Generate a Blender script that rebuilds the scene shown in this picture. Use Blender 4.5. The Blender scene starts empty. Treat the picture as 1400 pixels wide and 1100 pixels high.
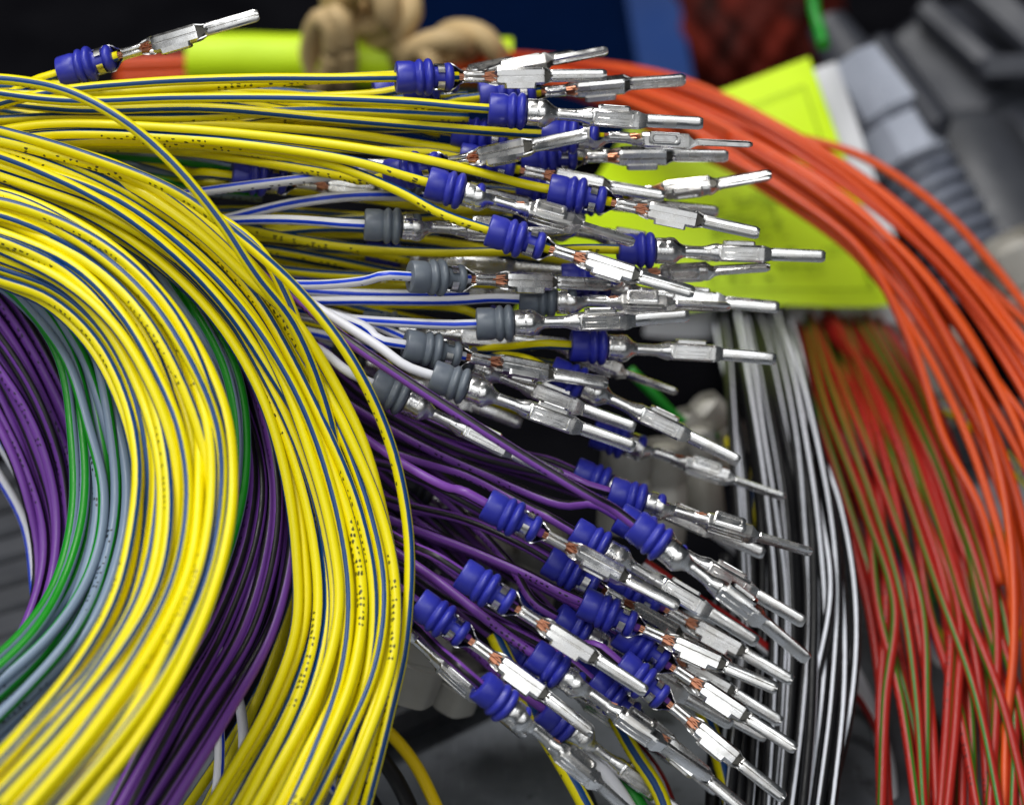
import bpy, math, random
import numpy as np
from mathutils import Vector, Matrix, Quaternion
R = math.radians
random.seed(7); rng = np.random.default_rng(7)
S = bpy.context.scene; COL = S.collection
MM = 0.001

# ---------------------------------------------------------------- camera
cam_d = bpy.data.cameras.new('camera'); cam = bpy.data.objects.new('camera', cam_d); COL.objects.link(cam); S.camera = cam
PITCH = 35.0
F = 4200.0                                                 # focal length in photo pixels (photo 1400 x 1100)
cam_d.sensor_width = 36; cam_d.lens = 36 * F / 1400; cam_d.clip_start = 0.02; cam_d.clip_end = 20
FOC = 350.0
cam.location = Vector((0, -FOC * math.cos(R(PITCH)), 45 + FOC * math.sin(R(PITCH)))) * MM
cam.rotation_euler = (R(90 - PITCH), 0, 0)
cam_d.dof.use_dof = True; cam_d.dof.focus_distance = 0.351; cam_d.dof.aperture_fstop = 16.0; cam_d.dof.aperture_blades = 9
CM = Matrix.Translation(cam.location) @ Matrix.Rotation(R(90 - PITCH), 4, 'X')
FWD = (CM.to_3x3() @ Vector((0, 0, -1))).normalized(); RT = Vector((1, 0, 0)); UP = RT.cross(FWD)
def at(x, y, d):                                           # a place d mm deep in front of the camera, world metres
    return cam.location + (FWD * d + RT * ((x - 700) * d / F) - UP * ((y - 550) * d / F)) * MM
TZ = -15.0
def on_table(x, y, z=0.0):
    z += TZ
    v = FWD + RT * ((x - 700) / F) - UP * ((y - 550) / F)
    return cam.location + v * ((z * MM - cam.location.z) / v.z)

# ---------------------------------------------------------------- world and lamps
w = bpy.data.worlds.new('World'); S.world = w; w.use_nodes = True
w.node_tree.nodes['Background'].inputs[0].default_value = (0.80, 0.90, 1.0, 1); w.node_tree.nodes['Background'].inputs[1].default_value = 0.045
def lamp(name, loc, target, sx, sy, power, col):
    l = bpy.data.lights.new(name, 'AREA'); l.shape = 'RECTANGLE'; l.size = sx; l.size_y = sy; l.energy = power; l.color = col
    o = bpy.data.objects.new(name, l); COL.objects.link(o); o.location = loc
    o.rotation_euler = (Vector(target) - Vector(loc)).to_track_quat('-Z', 'Y').to_euler(); return o
lamp('ceiling_or_fill_lamp', (-0.25, 0.14, 0.95), (0, 0, 0.04), 0.90, 0.20, 9.2, (1.0, 0.99, 0.97))
lamp('ceiling_or_fill_lamp', (0.10, -0.62, 0.95), (0, 0, 0.04), 1.10, 0.45, 4.0, (0.95, 0.98, 1.0))  # widened as a front fill for broad reflections on the metal
lamp('ceiling_or_fill_lamp', (-0.95, -0.10, 0.62), (0, 0, 0.04), 0.14, 0.8, 1.9, (0.96, 0.98, 1.0))
lamp('ceiling_or_fill_lamp', (0.1, -1.25, 0.80), (0, 0, 0.04), 1.9, 0.75, 3.4, (0.97, 0.99, 1.0))  # added dim panel low behind the camera, brightens metal facing the viewer
S.view_settings.view_transform = 'Standard'; S.view_settings.look = 'None'; S.view_settings.exposure = 0.0; S.view_settings.gamma = 1
S.cycles.max_bounces = 8; S.cycles.caustics_reflective = False; S.cycles.caustics_refractive = False

# ---------------------------------------------------------------- materials
def lin(r, g, b):
    return tuple(((c / 255) / 12.92 if c <= 10 else (((c / 255) + .055) / 1.055) ** 2.4) for c in (r, g, b)) + (1,)
class NT:
    def __init__(s, name):
        s.m = bpy.data.materials.new(name); s.m.use_nodes = True; s.n = s.m.node_tree.nodes; s.l = s.m.node_tree.links
        s.b = s.n['Principled BSDF']
    def node(s, t, **k):
        n = s.n.new(t)
        for a, v in k.items(): setattr(n, a, v)
        return n
    def inp(s, sock, v):
        if isinstance(v, bpy.types.NodeSocket): s.l.new(v, sock)
        elif v is not None: sock.default_value = v
    def math(s, op, a, b=None, c=None, clamp=False):
        n = s.node('ShaderNodeMath', operation=op, use_clamp=clamp)
        s.inp(n.inputs[0], a)
        if b is not None: s.inp(n.inputs[1], b)
        if c is not None: s.inp(n.inputs[2], c)
        return n.outputs[0]
    def mix(s, f, a, b, mode='MIX'):
        n = s.node('ShaderNodeMix', data_type='RGBA', blend_type=mode)
        s.inp(n.inputs[0], f); s.inp(n.inputs[6], a); s.inp(n.inputs[7], b); return n.outputs[2]
    def noise(s, scale, detail=3, vec=None, rough=.5):
        n = s.node('ShaderNodeTexNoise'); n.inputs['Scale'].default_value = scale; n.inputs['Detail'].default_value = detail
        n.inputs['Roughness'].default_value = rough
        if vec is None:
            tc = s.node('ShaderNodeTexCoord'); vec = tc.outputs['Object']
        s.l.new(vec, n.inputs['Vector']); return n.outputs['Fac']
    def ramp(s, f, lo, hi, a=0., b=1.):
        n = s.node('ShaderNodeMapRange'); s.inp(n.inputs[0], f)
        n.inputs[1].default_value = lo; n.inputs[2].default_value = hi; n.inputs[3].default_value = a; n.inputs[4].default_value = b
        return n.outputs[0]
    def bump(s, h, strength=.3, dist=0.0001):
        n = s.node('ShaderNodeBump'); n.inputs['Strength'].default_value = strength; n.inputs['Distance'].default_value = dist
        s.l.new(h, n.inputs['Height']); s.l.new(n.outputs[0], s.b.inputs['Normal'])
    def set(s, **k):
        for a, v in k.items(): s.inp(s.b.inputs[a.replace('_', ' ')], v)

def wire_mat(name, base, stripe=None, sw=.1, dots=None, rough=.38, two=False):
    t = NT(name); uv = t.node('ShaderNodeUVMap').outputs[0]
    sp = t.node('ShaderNodeSeparateXYZ'); t.l.new(uv, sp.inputs[0]); u, v = sp.outputs[0], sp.outputs[1]
    rnd = t.node('ShaderNodeObjectInfo').outputs['Random']
    fu = t.math('FRACT', u)
    nz = t.noise(900, 2)
    c = t.mix(t.ramp(rnd, 0, 1, 0, .22), base, (base[0] * .72, base[1] * .74, base[2] * .9, 1))
    if stripe:
        d = t.math('ABSOLUTE', t.math('SUBTRACT', fu, .5))
        if two: d = t.math('ABSOLUTE', t.math('SUBTRACT', t.math('FRACT', t.math('MULTIPLY', u, 2)), .5)); 
        edge = t.math('ADD', d, t.math('MULTIPLY', t.math('SUBTRACT', nz, .5), .02))
        c = t.mix(t.ramp(edge, sw - .006, sw + .006, 1, 0), c, stripe)
    if dots:
        # ink-jet dots in groups along the wire
        wob = t.math('MULTIPLY', t.math('SUBTRACT', t.noise(1400, 1), .5), .9); row = t.math('ADD', t.math('MULTIPLY', fu, 9.0), wob); cell = t.math('ADD', t.math('MULTIPLY', v, 1.3), wob)
        fr = t.math('SUBTRACT', t.math('FRACT', row), .5); fc = t.math('SUBTRACT', t.math('FRACT', cell), .5)
        dd = t.math('SQRT', t.math('ADD', t.math('MULTIPLY', t.math('MULTIPLY', fr, fr), .24), t.math('MULTIPLY', t.math('MULTIPLY', fc, fc), .64)))
        comb = t.node('ShaderNodeCombineXYZ'); t.l.new(t.math('FLOOR', row), comb.inputs[0]); t.l.new(t.math('FLOOR', cell), comb.inputs[1]); t.l.new(rnd, comb.inputs[2])
        wn = t.node('ShaderNodeTexWhiteNoise', noise_dimensions='3D'); t.l.new(comb.outputs[0], wn.inputs['Vector'])
        on = t.math('GREATER_THAN', wn.outputs['Value'], .52)
        seg = t.math('LESS_THAN', t.math('FRACT', t.math('ADD', t.math('MULTIPLY', v, 1 / 34.), t.math('MULTIPLY', rnd, 7.3))), .38)
        band = t.math('MULTIPLY', t.math('GREATER_THAN', fu, .70), t.math('LESS_THAN', fu, .99))
        msk = t.math('MULTIPLY', t.math('MULTIPLY', on, seg), t.math('MULTIPLY', band, t.ramp(dd, .17, .23, 1, 0)))
        c = t.mix(t.math('MULTIPLY', msk, .92), c, dots)
    t.set(Base_Color=c, Roughness=t.ramp(nz, .3, .7, rough - .05, rough + .1), IOR=1.48)
    t.b.inputs['Specular IOR Level'].default_value = .45
    t.bump(t.noise(1500, 3), .10, .00004)
    return t.m
BLUE = lin(8, 64, 122)
M = {}
M['yellow'] = wire_mat('yellow_blue_insulation', lin(243, 227, 0), BLUE, .072, lin(28, 30, 22))
M['plain_yellow'] = wire_mat('yellow_insulation', lin(236, 200, 6))
M['white'] = wire_mat('white_blue_insulation', lin(228, 228, 232), lin(14, 62, 205), .06, lin(28, 34, 55))
M['plain_white'] = wire_mat('white_insulation', lin(228, 228, 232), lin(14, 62, 205), .05)
M['purple'] = wire_mat('purple_black_insulation', lin(122, 68, 162), lin(18, 15, 22), .09, lin(24, 14, 32))
M['greygreen'] = wire_mat('grey_green_insulation', lin(126, 144, 166), lin(14, 136, 22), .125, lin(30, 34, 40))
M['black'] = wire_mat('black_white_insulation', lin(15, 15, 18), lin(236, 238, 246), .05, lin(20, 20, 20), .45)
M['plain_black'] = wire_mat('black_insulation', lin(24, 24, 26), rough=.35)
M['red'] = wire_mat('red_green_insulation', lin(164, 34, 26), lin(38, 112, 26), .058, lin(60, 16, 12))
M['orange'] = wire_mat('orange_insulation', lin(218, 82, 24), lin(182, 58, 18), .12)
M['green'] = wire_mat('green_insulation', lin(24, 136, 36))
M['redwhite'] = wire_mat('red_white_insulation', lin(150, 24, 22), lin(225, 225, 228), .17, lin(40, 40, 40))
M['rubber_band'] = wire_mat('beige_rubber', lin(196, 168, 120), rough=.6)

def seal_mat(name, col):
    t = NT(name); n = t.noise(400, 4)
    t.set(Base_Color=t.mix(t.ramp(n, .35, .7), col, (col[0] * .75, col[1] * .75, col[2] * .82, 1)), Roughness=t.ramp(t.noise(1400, 3), .3, .7, .30, .50))
    t.b.inputs['Subsurface Weight'].default_value = .0
    t.b.inputs['Specular IOR Level'].default_value = .55
    t.bump(t.noise(1300, 4), .25, .00006); return t.m
M['blue_seal'] = seal_mat('blue_silicone', lin(48, 54, 170))
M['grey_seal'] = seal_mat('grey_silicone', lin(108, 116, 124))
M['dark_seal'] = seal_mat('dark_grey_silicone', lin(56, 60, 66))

def tin(name, tint, r0, r1):
    t = NT(name); tc = t.node('ShaderNodeTexCoord').outputs['Object']; rnd = t.node('ShaderNodeObjectInfo').outputs['Random']
    va = t.node('ShaderNodeVectorMath', operation='ADD'); t.l.new(tc, va.inputs[0]); cx = t.node('ShaderNodeCombineXYZ'); t.l.new(rnd, cx.inputs[0]); t.l.new(rnd, cx.inputs[1]); t.l.new(cx.outputs[0], va.inputs[1]); tc = va.outputs[0]
    mp = t.node('ShaderNodeMapping'); mp.inputs['Scale'].default_value = (.10, 1, 1); t.l.new(tc, mp.inputs['Vector'])
    brush = t.noise(4200, 2, mp.outputs[0]); blot = t.noise(600, 4, tc)
    t.set(Base_Color=t.mix(t.ramp(blot, .42, .75), tint, (tint[0] * .80, tint[1] * .78, tint[2] * .74, 1)), Metallic=1.0, Roughness=t.ramp(blot, .3, .75, r0, r1))
    h = t.math('ADD', t.math('MULTIPLY', brush, .10), t.math('ADD', t.math('MULTIPLY', t.noise(1300, 2, tc), .22), t.math('MULTIPLY', t.noise(330, 1, tc), 1.6))); t.bump(h, .42, .00012); return t.m
M['tin'] = tin('tin_plated_metal', (.80, .79, .78, 1), .17, .38)
M['notch_shade'] = tin('notch_shade_metal', (.10, .095, .085, 1), .45, .6)  # near-black tint standing in for shade inside the notch
t = NT('copper'); t.set(Base_Color=(.50, .22, .13, 1), Metallic=1.0, Roughness=.35); M['copper'] = t.m

def plastic(name, a, b, scale=120, rough=.5, bs=.2, metal=0.):
    t = NT(name); n = t.noise(scale, 5)
    t.set(Base_Color=t.mix(t.ramp(n, .35, .68), a, b), Roughness=t.ramp(t.noise(scale * 3, 3), .3, .7, rough - .08, rough + .12), Metallic=metal)
    t.bump(t.noise(scale * 8, 4), bs, .0002); return t.m
M['mat_rib'] = plastic('dark_plastic', lin(60, 62, 68), lin(46, 48, 53), 60, .45)
M['conduit'] = plastic('grey_conduit', lin(56, 58, 66), lin(38, 40, 47), 40, .5)
M['silver'] = plastic('silver_plastic', lin(118, 123, 136), lin(92, 96, 108), 60, .3)
M['bright'] = plastic('highlit_grey_plastic', lin(176, 181, 194), lin(146, 151, 164), 60, .25)  # paler grey paints the highlights on the collar facets
M['cap'] = plastic('off_white_plastic', lin(184, 181, 174), lin(148, 143, 132), 90, .5)
M['bin'] = plastic('navy_plastic', lin(4, 18, 48), lin(3, 12, 34), 30, .95)
M['bin'].node_tree.nodes['Principled BSDF'].inputs['Specular IOR Level'].default_value = .08
M['lit_rim'] = plastic('lit_blue_plastic', lin(26, 56, 112), lin(18, 44, 92), 30, .7)  # lighter blue paints the light caught by the bin edge
M['lit_rim'].node_tree.nodes['Principled BSDF'].inputs['Specular IOR Level'].default_value = .2
M['sack'] = plastic('dark_red_mesh', lin(96, 26, 14), lin(28, 10, 8), 130, .8, .6)
M['sack'].node_tree.nodes['Principled BSDF'].inputs['Specular IOR Level'].default_value = .15
M['rubber'] = plastic('black_shade', lin(17, 17, 20), lin(10, 10, 13), 80, .8)  # near-black of the sheet that paints shade under the wires
M['rubber'].node_tree.nodes['Principled BSDF'].inputs['Specular IOR Level'].default_value = .04
M['backdrop'] = plastic('black_wall', lin(8, 10, 18), lin(6, 7, 12), 5, .9)
M['backdrop'].node_tree.nodes['Principled BSDF'].inputs['Specular IOR Level'].default_value = .0
M['bar'] = plastic('dark_steel', lin(92, 94, 98), lin(52, 54, 58), 120, .35, .3, .6)
M['white_paper'] = plastic('white_paper', lin(222, 222, 226), lin(206, 206, 210), 60, .7)

for k_ in ('rubber', 'backdrop', 'bin'):
    b_ = M[k_].node_tree.nodes['Principled BSDF']; b_.inputs['IOR'].default_value = 1.02; b_.inputs['Specular IOR Level'].default_value = 0; b_.inputs['Roughness'].default_value = .95
    for l_ in list(b_.inputs['Roughness'].links): M[k_].node_tree.links.remove(l_)
def table_mat():
    t = NT('worn_grey_steel'); tc = t.node('ShaderNodeTexCoord').outputs['Object']
    mp = t.node('ShaderNodeMapping'); mp.inputs['Rotation'].default_value = (0, 0, .5); mp.inputs['Scale'].default_value = (1, .07, 1); t.l.new(tc, mp.inputs['Vector'])
    sc = t.noise(2600, 3, mp.outputs[0]); bl = t.noise(45, 5, tc, .6)
    c = t.mix(t.ramp(bl, .38, .66), lin(142, 148, 156), lin(98, 102, 108)); c = t.mix(t.ramp(sc, .60, .78, 0, .35), c, lin(160, 164, 170))
    c = t.mix(t.ramp(t.noise(300, 5, tc), .62, .72, 0, .6), c, lin(36, 36, 38))
    t.set(Base_Color=c, Metallic=.35, Roughness=t.ramp(bl, .3, .7, .38, .58)); t.bump(t.noise(900, 4, tc), .15, .0001); return t.m
M['table'] = table_mat()
def lime_mat(name='lime_paper'):
    t = NT(name); tc = t.node('ShaderNodeTexCoord').outputs['Object']
    n = t.noise(50, 3, tc)
    t.set(Base_Color=t.mix(t.ramp(n, .3, .7), lin(212, 244, 8), lin(196, 230, 4)), Roughness=.5); t.bump(t.noise(220, 3, tc), .2, .0004); return t.m
M['lime'] = lime_mat()
t = NT('faint_ink'); t.set(Base_Color=lin(138, 164, 10), Roughness=.7); M['ink'] = t.m

# ---------------------------------------------------------------- mesh helpers (all builders work in metres)
def mesh_obj(name, verts, faces, m, parent=None, smooth=True, uvs=None, mats=None, midx=None, auto=None):
    me = bpy.data.meshes.new(name); me.from_pydata([tuple(v) for v in verts], [], faces)
    for mm in (mats or [m]): me.materials.append(mm)
    if smooth: me.polygons.foreach_set('use_smooth', [True] * len(me.polygons))
    if midx is not None: me.polygons.foreach_set('material_index', midx)
    if uvs is not None:
        l = me.uv_layers.new(name='UVMap'); l.data.foreach_set('uv', uvs)
    if auto: me.set_sharp_from_angle(angle=R(auto))
    me.update(); o = bpy.data.objects.new(name, me); COL.objects.link(o)
    if parent: o.parent = parent
    return o
def tag(o, label=None, cat=None, group=None, kind=None):
    for k, v in (('label', label), ('category', cat), ('group', group), ('kind', kind)):
        if v: o[k] = v
    return o
def empty(name, loc=(0, 0, 0)):
    o = bpy.data.objects.new(name, None); COL.objects.link(o); o.location = loc; o.empty_display_size = .002; return o

class MB:
    def __init__(s): s.v = []; s.f = []; s.m = []
    def add(s, vs, fs, mi=0):
        b = len(s.v); s.v += [Vector(v) for v in vs]; s.f += [tuple(i + b for i in f) for f in fs]; s.m += [mi] * len(fs)
    def loft(s, secs, closed=True, cap=True, mi=0):
        n = len(secs[0]); vs = [p for q in secs for p in q]; fs = []
        k = n if closed else n - 1
        for i in range(len(secs) - 1):
            for j in range(k):
                a = i * n + j; b = i * n + (j + 1) % n; fs.append((a, b, b + n, a + n))
        if cap and closed:
            fs.append(tuple(range(n - 1, -1, -1))); fs.append(tuple(range((len(secs) - 1) * n, len(secs) * n)))
        s.add(vs, fs, mi)
    def box(s, c, h, mi=0, rot=None, bev=0.):
        x, y, z = h; b = min(bev, min(h) * .9)
        def ring(xx, ins):
            yy, zz = y - ins, z - ins; q = b - ins if b > ins else 0
            pts = [(xx, yy, zz - q), (xx, yy - q, zz), (xx, -yy + q, zz), (xx, -yy, zz - q), (xx, -yy, -zz + q), (xx, -yy + q, -zz), (xx, yy - q, -zz), (xx, yy, -zz + q)]
            return pts
        if b > 0: secs = [ring(-x, b * .7), ring(-x + b * .7, 0), ring(x - b * .7, 0), ring(x, b * .7)]
        else: secs = [[(q, y, z), (q, -y, z), (q, -y, -z), (q, y, -z)] for q in (-x, x)]
        secs = [[Vector(c) + ((rot @ Vector(p)) if rot else Vector(p)) for p in q] for q in secs]
        s.loft(secs, mi=mi)
    def lathe(s, prof, n=24, mi=0, cap=True, flute=None):
        secs = []
        for x, r in prof:
            secs.append([(x, r * (1 + (flute(x, j / n) if flute else 0)) * math.cos(j * math.tau / n), r * (1 + (flute(x, j / n) if flute else 0)) * math.sin(j * math.tau / n)) for j in range(n)])
        s.loft(secs, cap=cap, mi=mi)
    def build(s, name, m, parent=None, smooth=True, auto=35, scale=1., mats=None):
        return mesh_obj(name, [v * scale for v in s.v], s.f, m, parent, smooth, mats=mats, midx=s.m if mats else None, auto=auto)

# ---------------------------------------------------------------- the crimped terminal (px units: 12 per mm)
PX = MM / 12
def arc_sheet(mb, secs, th, n=22, mi=0, mi_in=0):
    """open shell: secs = (x, ry, rz, zc, half angle in degrees, opening downwards)"""
    outer, inner = [], []
    for x, ry, rz, zc, ha in secs:
        o, i = [], []
        for k in range(n + 1):
            a = R(-ha + 2 * ha * k / n)
            o.append((x, ry * math.sin(a), zc + rz * math.cos(a))); i.append((x, (ry - th) * math.sin(a), zc + (rz - th) * math.cos(a)))
        outer.append(o); inner.append(i)
    loop = [o + i[::-1] for o, i in zip(outer, inner)]
    mb.loft(loop, mi=mi)

def make_terminal_meshes():
    out = {}
    mb = MB()                                              # seal
    prof = [(9, 8), (.0, 8.5), (.0, 19.5), (.8, 21.5), (2.5, 22.4), (20, 22.6), (24, 21.6), (26, 20.6), (28, 22.0), (30, 24.4), (32.5, 25.2), (35, 24.4), (37, 22), (38.3, 20.2),
            (39.6, 21.8), (41.5, 24.8), (44.5, 26), (47.5, 25.2), (49.8, 22.6), (51, 19), (52, 16), (54, 14.5), (66.5, 14.5), (68, 16), (70, 18.6), (73, 19.6), (76, 18.8), (78.5, 16.5), (80, 13), (80.5, 7.5)]
    mb.lathe(prof, 30, cap=False); out['seal'] = mb
    mb = MB()                                              # grip cup with two wings, conductor barrel, flare
    th = 1.8
    arc_sheet(mb, [(52.5, 17.5, 17.5, 0, 100), (53.5, 18.3, 18.3, 0, 104), (57, 18.4, 18.4, 0, 106), (57.4, 18.4, 18.4, 0, 160), (66.6, 18.4, 18.4, 0, 160), (67, 18.6, 18.6, 0, 96),
                   (72, 19.8, 19.8, 0, 84), (78, 19.6, 19.2, 0, 78), (83, 16, 16, -.5, 80), (88, 11.5, 12, -1.5, 95), (92, 9.5, 9.5, -1.5, 105), (95, 8.6, 8.6, -1.2, 120)], th)
    # little side ears beside the wire end
    bar = []                                               # B-crimp: heart shaped cross section, groove below
    for x, sc in ((94, .95), (96, 1.04), (100, 1.0), (118, 1.0), (121, 1.05), (123, 1.0)):
        q = []
        for k in range(28):
            a = math.tau * k / 28; r = 8.4 * sc; y, z = r * math.sin(a), r * .92 * math.cos(a)
            g = math.exp(-((a - math.pi) / .34) ** 2); z += g * 5.0
            q.append((x, y, z - 1.2))
        bar.append(q)
    mb.loft(bar)
    for y in (-6, 6): mb.box((109, y * .55, -7.6), (13.5, 2.2, 1.2), bev=.9)
    arc_sheet(mb, [(121, 8.6, 8.4, -1.2, 120), (126, 9.5, 9.4, -1.4, 92), (132, 11.6, 10.4, -1.2, 84), (138, 13.0, 11, -1, 96), (142, 13.2, 11.2, -1, 104)], th)
    mb.box((129, 0, 8.5), (1.5, 1.5, 1.4), bev=.8)
    # box body, seam below, window above
    def sec(x, w, h, zc, ch, seam=0., top=0.):
        p = [(w - ch, h), (w, h - ch), (w, -h + ch), (w - ch, -h), (1.5, -h), (.6, -h + seam), (-.6, -h + seam), (-1.5, -h), (-w + ch, -h), (-w, -h + ch), (-w, h - ch), (-w + ch, h)]
        return [(x, y, z + zc) for y, z in p][::-1]
    mb.loft([sec(140, 10.5, 9.2, -.5, 3), sec(142.5, 12, 10, 0, 3.6, 3.4), sec(146, 12.2, 10.4, 0, 3.4, 3.6), sec(203, 12.2, 10.4, 0, 3.4, 3.6), sec(206, 12, 10, 0, 3.4, 3.4)])
    # raised rims round the top window and its dark floor
    for y in (-8.6, 8.6): mb.box((172, y, 10.6), (27, 1.3, 1.2), bev=.8)
    for x in (146, 198): mb.box((x, 0, 10.6), (1.4, 8.6, 1.2), bev=.8)
    mb.box((172, -1.5, 10.4), (22, 2.8, .9), bev=.7)
    # neck: top plate running from box into blade, V-notch below
    mb.loft([[(203, 11.6, 9.6), (203, -11.6, 9.6), (203, -11.6, 7), (203, 11.6, 7)], [(208, 11.4, 9), (208, -11.4, 9), (208, -11.4, 6), (208, 11.4, 6)],
             [(216, 9, 4.6), (216, -9, 4.6), (216, -9, 0), (216, 9, 0)], [(222, 8.4, 3.4), (222, -8.4, 3.4), (222, -8.4, -2), (222, 8.4, -2)]])
    for sgn in (-1, 1):                                    # cheeks of the notch
        mb.loft([[(204, sgn * 12.0, 9), (204, sgn * 10.4, 9), (204, sgn * 10.4, -9.2), (204, sgn * 12.0, -9.2)],
                 [(213, sgn * 9.4, 6), (213, sgn * 8, 6), (213, sgn * 8, -3), (213, sgn * 9.4, -3)], [(218, sgn * 8.6, 4), (218, sgn * 7, 4), (218, sgn * 7, -2.8), (218, sgn * 8.6, -2.8)]])
    mb.add([(205, 10.2, -2.5), (205, -10.2, -2.5), (219, -1.2, -2.6), (219, 1.2, -2.6), (205, 10.2, -1.2), (205, -10.2, -1.2), (219, -1.2, -1.4), (219, 1.2, -1.4)], [(0, 1, 2, 3), (7, 6, 5, 4), (0, 4, 5, 1), (1, 5, 6, 2), (2, 6, 7, 3), (3, 7, 4, 0)], 1)  # dark wedge painted as the shade in the V-notch
    out['terminal'] = mb
    mb = MB()                                              # blade with folded seam below
    def bs(x, w, h, s=3.0): 
        p = [(w - 2, h), (w, h - 1.6), (w, -h + 1.8), (w - 2.2, -h), (1.5, -h), (.45, -h + s), (-.45, -h + s), (-1.5, -h), (-w + 2.2, -h), (-w, -h + 1.8), (-w, h - 1.6), (-w + 2, h)]
        return [(x, y, z) for y, z in p][::-1]
    mb.loft([bs(215, 7.0, 2.4), bs(217, 8.6, 4.1), bs(221, 9, 4.4), bs(288, 8.8, 4.2), bs(291.5, 8.2, 3.6), bs(295, 6.2, 2.2, .2)])
    out['blade'] = mb
    mb = MB()                                              # side window frame (locking window)
    y0, y1 = 12.0, 16.4
    def rr(x0, x1, z0, z1, y, c=2.5):
        return [(x0 + c, y, z0), (x1 - c, y, z0), (x1, y, z0 + c), (x1, y, z1 - c), (x1 - c, y, z1), (x0 + c, y, z1), (x0, y, z1 - c), (x0, y, z0 + c)]
    mb.loft([rr(150, 194, -13, 5, y0 - 3, 2), rr(150, 194, -13, 5, y1, 3), rr(152, 192, -11.4, 3.4, y1 + .9, 3), rr(154.6, 189.4, -9.2, 1.2, y1 + .7, 2.6), rr(156, 188, -8.2, .2, y1 - 1.8, 2.4)])
    out['locking_window'] = mb
    mb = MB()                                              # copper strands
    rr_ = random.Random(3)
    for k in range(12):
        a = rr_.uniform(0, math.tau); r = rr_.uniform(0, 4.6); y, z = r * math.cos(a), r * math.sin(a) - 1
        mb.lathe_at = None
        l0, l1 = 86, 93 + rr_.uniform(0, 3)
        s_ = [[(x, y * q + 1.5 * math.cos(t * math.tau / 6), z * q + 1.5 * math.sin(t * math.tau / 6)) for t in range(6)] for x, q in ((l0, 1), (l1, .95))]
        mb.loft(s_)
    for k in range(26):
        a = rr_.uniform(0, math.tau); r = rr_.uniform(0, 6.4); y, z = r * math.cos(a), r * math.sin(a) * .7 - 2.8
        l1 = 134 + rr_.uniform(-5, 6); e = rr_.uniform(1.0, 1.35)
        s_ = [[(x, y * q + 1.35 * math.cos(t * math.tau / 6), z * q + 1.35 * math.sin(t * math.tau / 6)) for t in range(6)] for x, q in ((119, .8), (127, 1.05), (l1, e))]
        mb.loft(s_)
    out['copper_strands'] = mb
    mb = MB()                                              # stamped letter B on the cup
    x0, r = 58.5, 18.6
    def seg(u0, v0, u1, v1):                               # u along circumference (px), v along x
        n = 3; a0, a1 = u0 / r, u1 / r; w_ = .75
        dx, du = v1 - v0, u1 - u0; L = math.hypot(dx, du); nx, nu = -du / L * w_, dx / L * w_
        secs = []
        for k in range(n + 1):
            t_ = k / n; x = x0 + v0 + dx * t_; u_ = u0 + du * t_
            q = []
            for sg, hh in ((1, .0), (1, .7), (-1, .7), (-1, .0)):
                aa = (u_ + sg * nu) / r; q.append((x + sg * nx, (r + hh) * math.sin(aa), (r + hh) * math.cos(aa)))
            secs.append(q)
        mb.loft(secs)
    for s_ in ((-4, 0, -4, 9), (-4, 9, 2, 9), (2, 9, 3.4, 7.2), (3.4, 7.2, 2, 4.9), (-4, 4.7, 2, 4.7), (2, 4.7, 3.8, 2.6), (3.8, 2.6, 2.4, 0), (2.4, 0, -4, 0)): seg(*s_)
    out['stamped_letter'] = mb
    return out
TM = make_terminal_meshes()
PROTO = {}
def proto(key, mat):
    k = (key, mat)
    if k not in PROTO:
        o = TM[key].build(key, M[mat], scale=PX, auto=40, mats=[M['tin'], M['notch_shade']] if key == 'terminal' else None); PROTO[k] = o.data; bpy.data.objects.remove(o)
    return PROTO[k]
def link(name, me, parent, mtx=None):
    o = bpy.data.objects.new(name, me); COL.objects.link(o); o.parent = parent
    if mtx is not None: o.matrix_local = mtx
    return o

# ---------------------------------------------------------------- strands
WIRES = []                                                 # dict(kind, path[n,3] mm, r, pinned[n], label, group, cat, term, name)
def catmull(P, ds=1.25):
    P = np.array(P, float); P = np.vstack([2 * P[0] - P[1], P, 2 * P[-1] - P[-2]]); out = []
    for i in range(1, len(P) - 2):
        p0, p1, p2, p3 = P[i - 1], P[i], P[i + 1], P[i + 2]; n = max(2, int(np.linalg.norm(p2 - p1) / (ds * .5)))
        # centripetal parametrisation
        t0 = 0; t1 = t0 + np.linalg.norm(p1 - p0) ** .5; t2 = t1 + np.linalg.norm(p2 - p1) ** .5; t3 = t2 + np.linalg.norm(p3 - p2) ** .5
        t = np.linspace(t1, t2, n, endpoint=False)[:, None]
        A1 = (t1 - t) / (t1 - t0) * p0 + (t - t0) / (t1 - t0) * p1; A2 = (t2 - t) / (t2 - t1) * p1 + (t - t1) / (t2 - t1) * p2
        A3 = (t3 - t) / (t3 - t2) * p2 + (t - t2) / (t3 - t2) * p3; B1 = (t2 - t) / (t2 - t0) * A1 + (t - t0) / (t2 - t0) * A2
        B2 = (t3 - t) / (t3 - t1) * A2 + (t - t1) / (t3 - t1) * A3; out.append((t2 - t) / (t2 - t1) * B1 + (t - t1) / (t2 - t1) * B2)
    out = np.vstack(out + [P[-2:-1]])
    s = np.concatenate([[0], np.cumsum(np.linalg.norm(np.diff(out, axis=0), axis=1))]); n = max(3, int(round(s[-1] / ds)) + 1)
    q = np.linspace(0, s[-1], n); return np.stack([np.interp(q, s, out[:, k]) for k in range(3)], 1)
def A(x, y, d): return np.array(at(x, y, d)) / MM
TLEN = 295 / 12.
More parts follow.
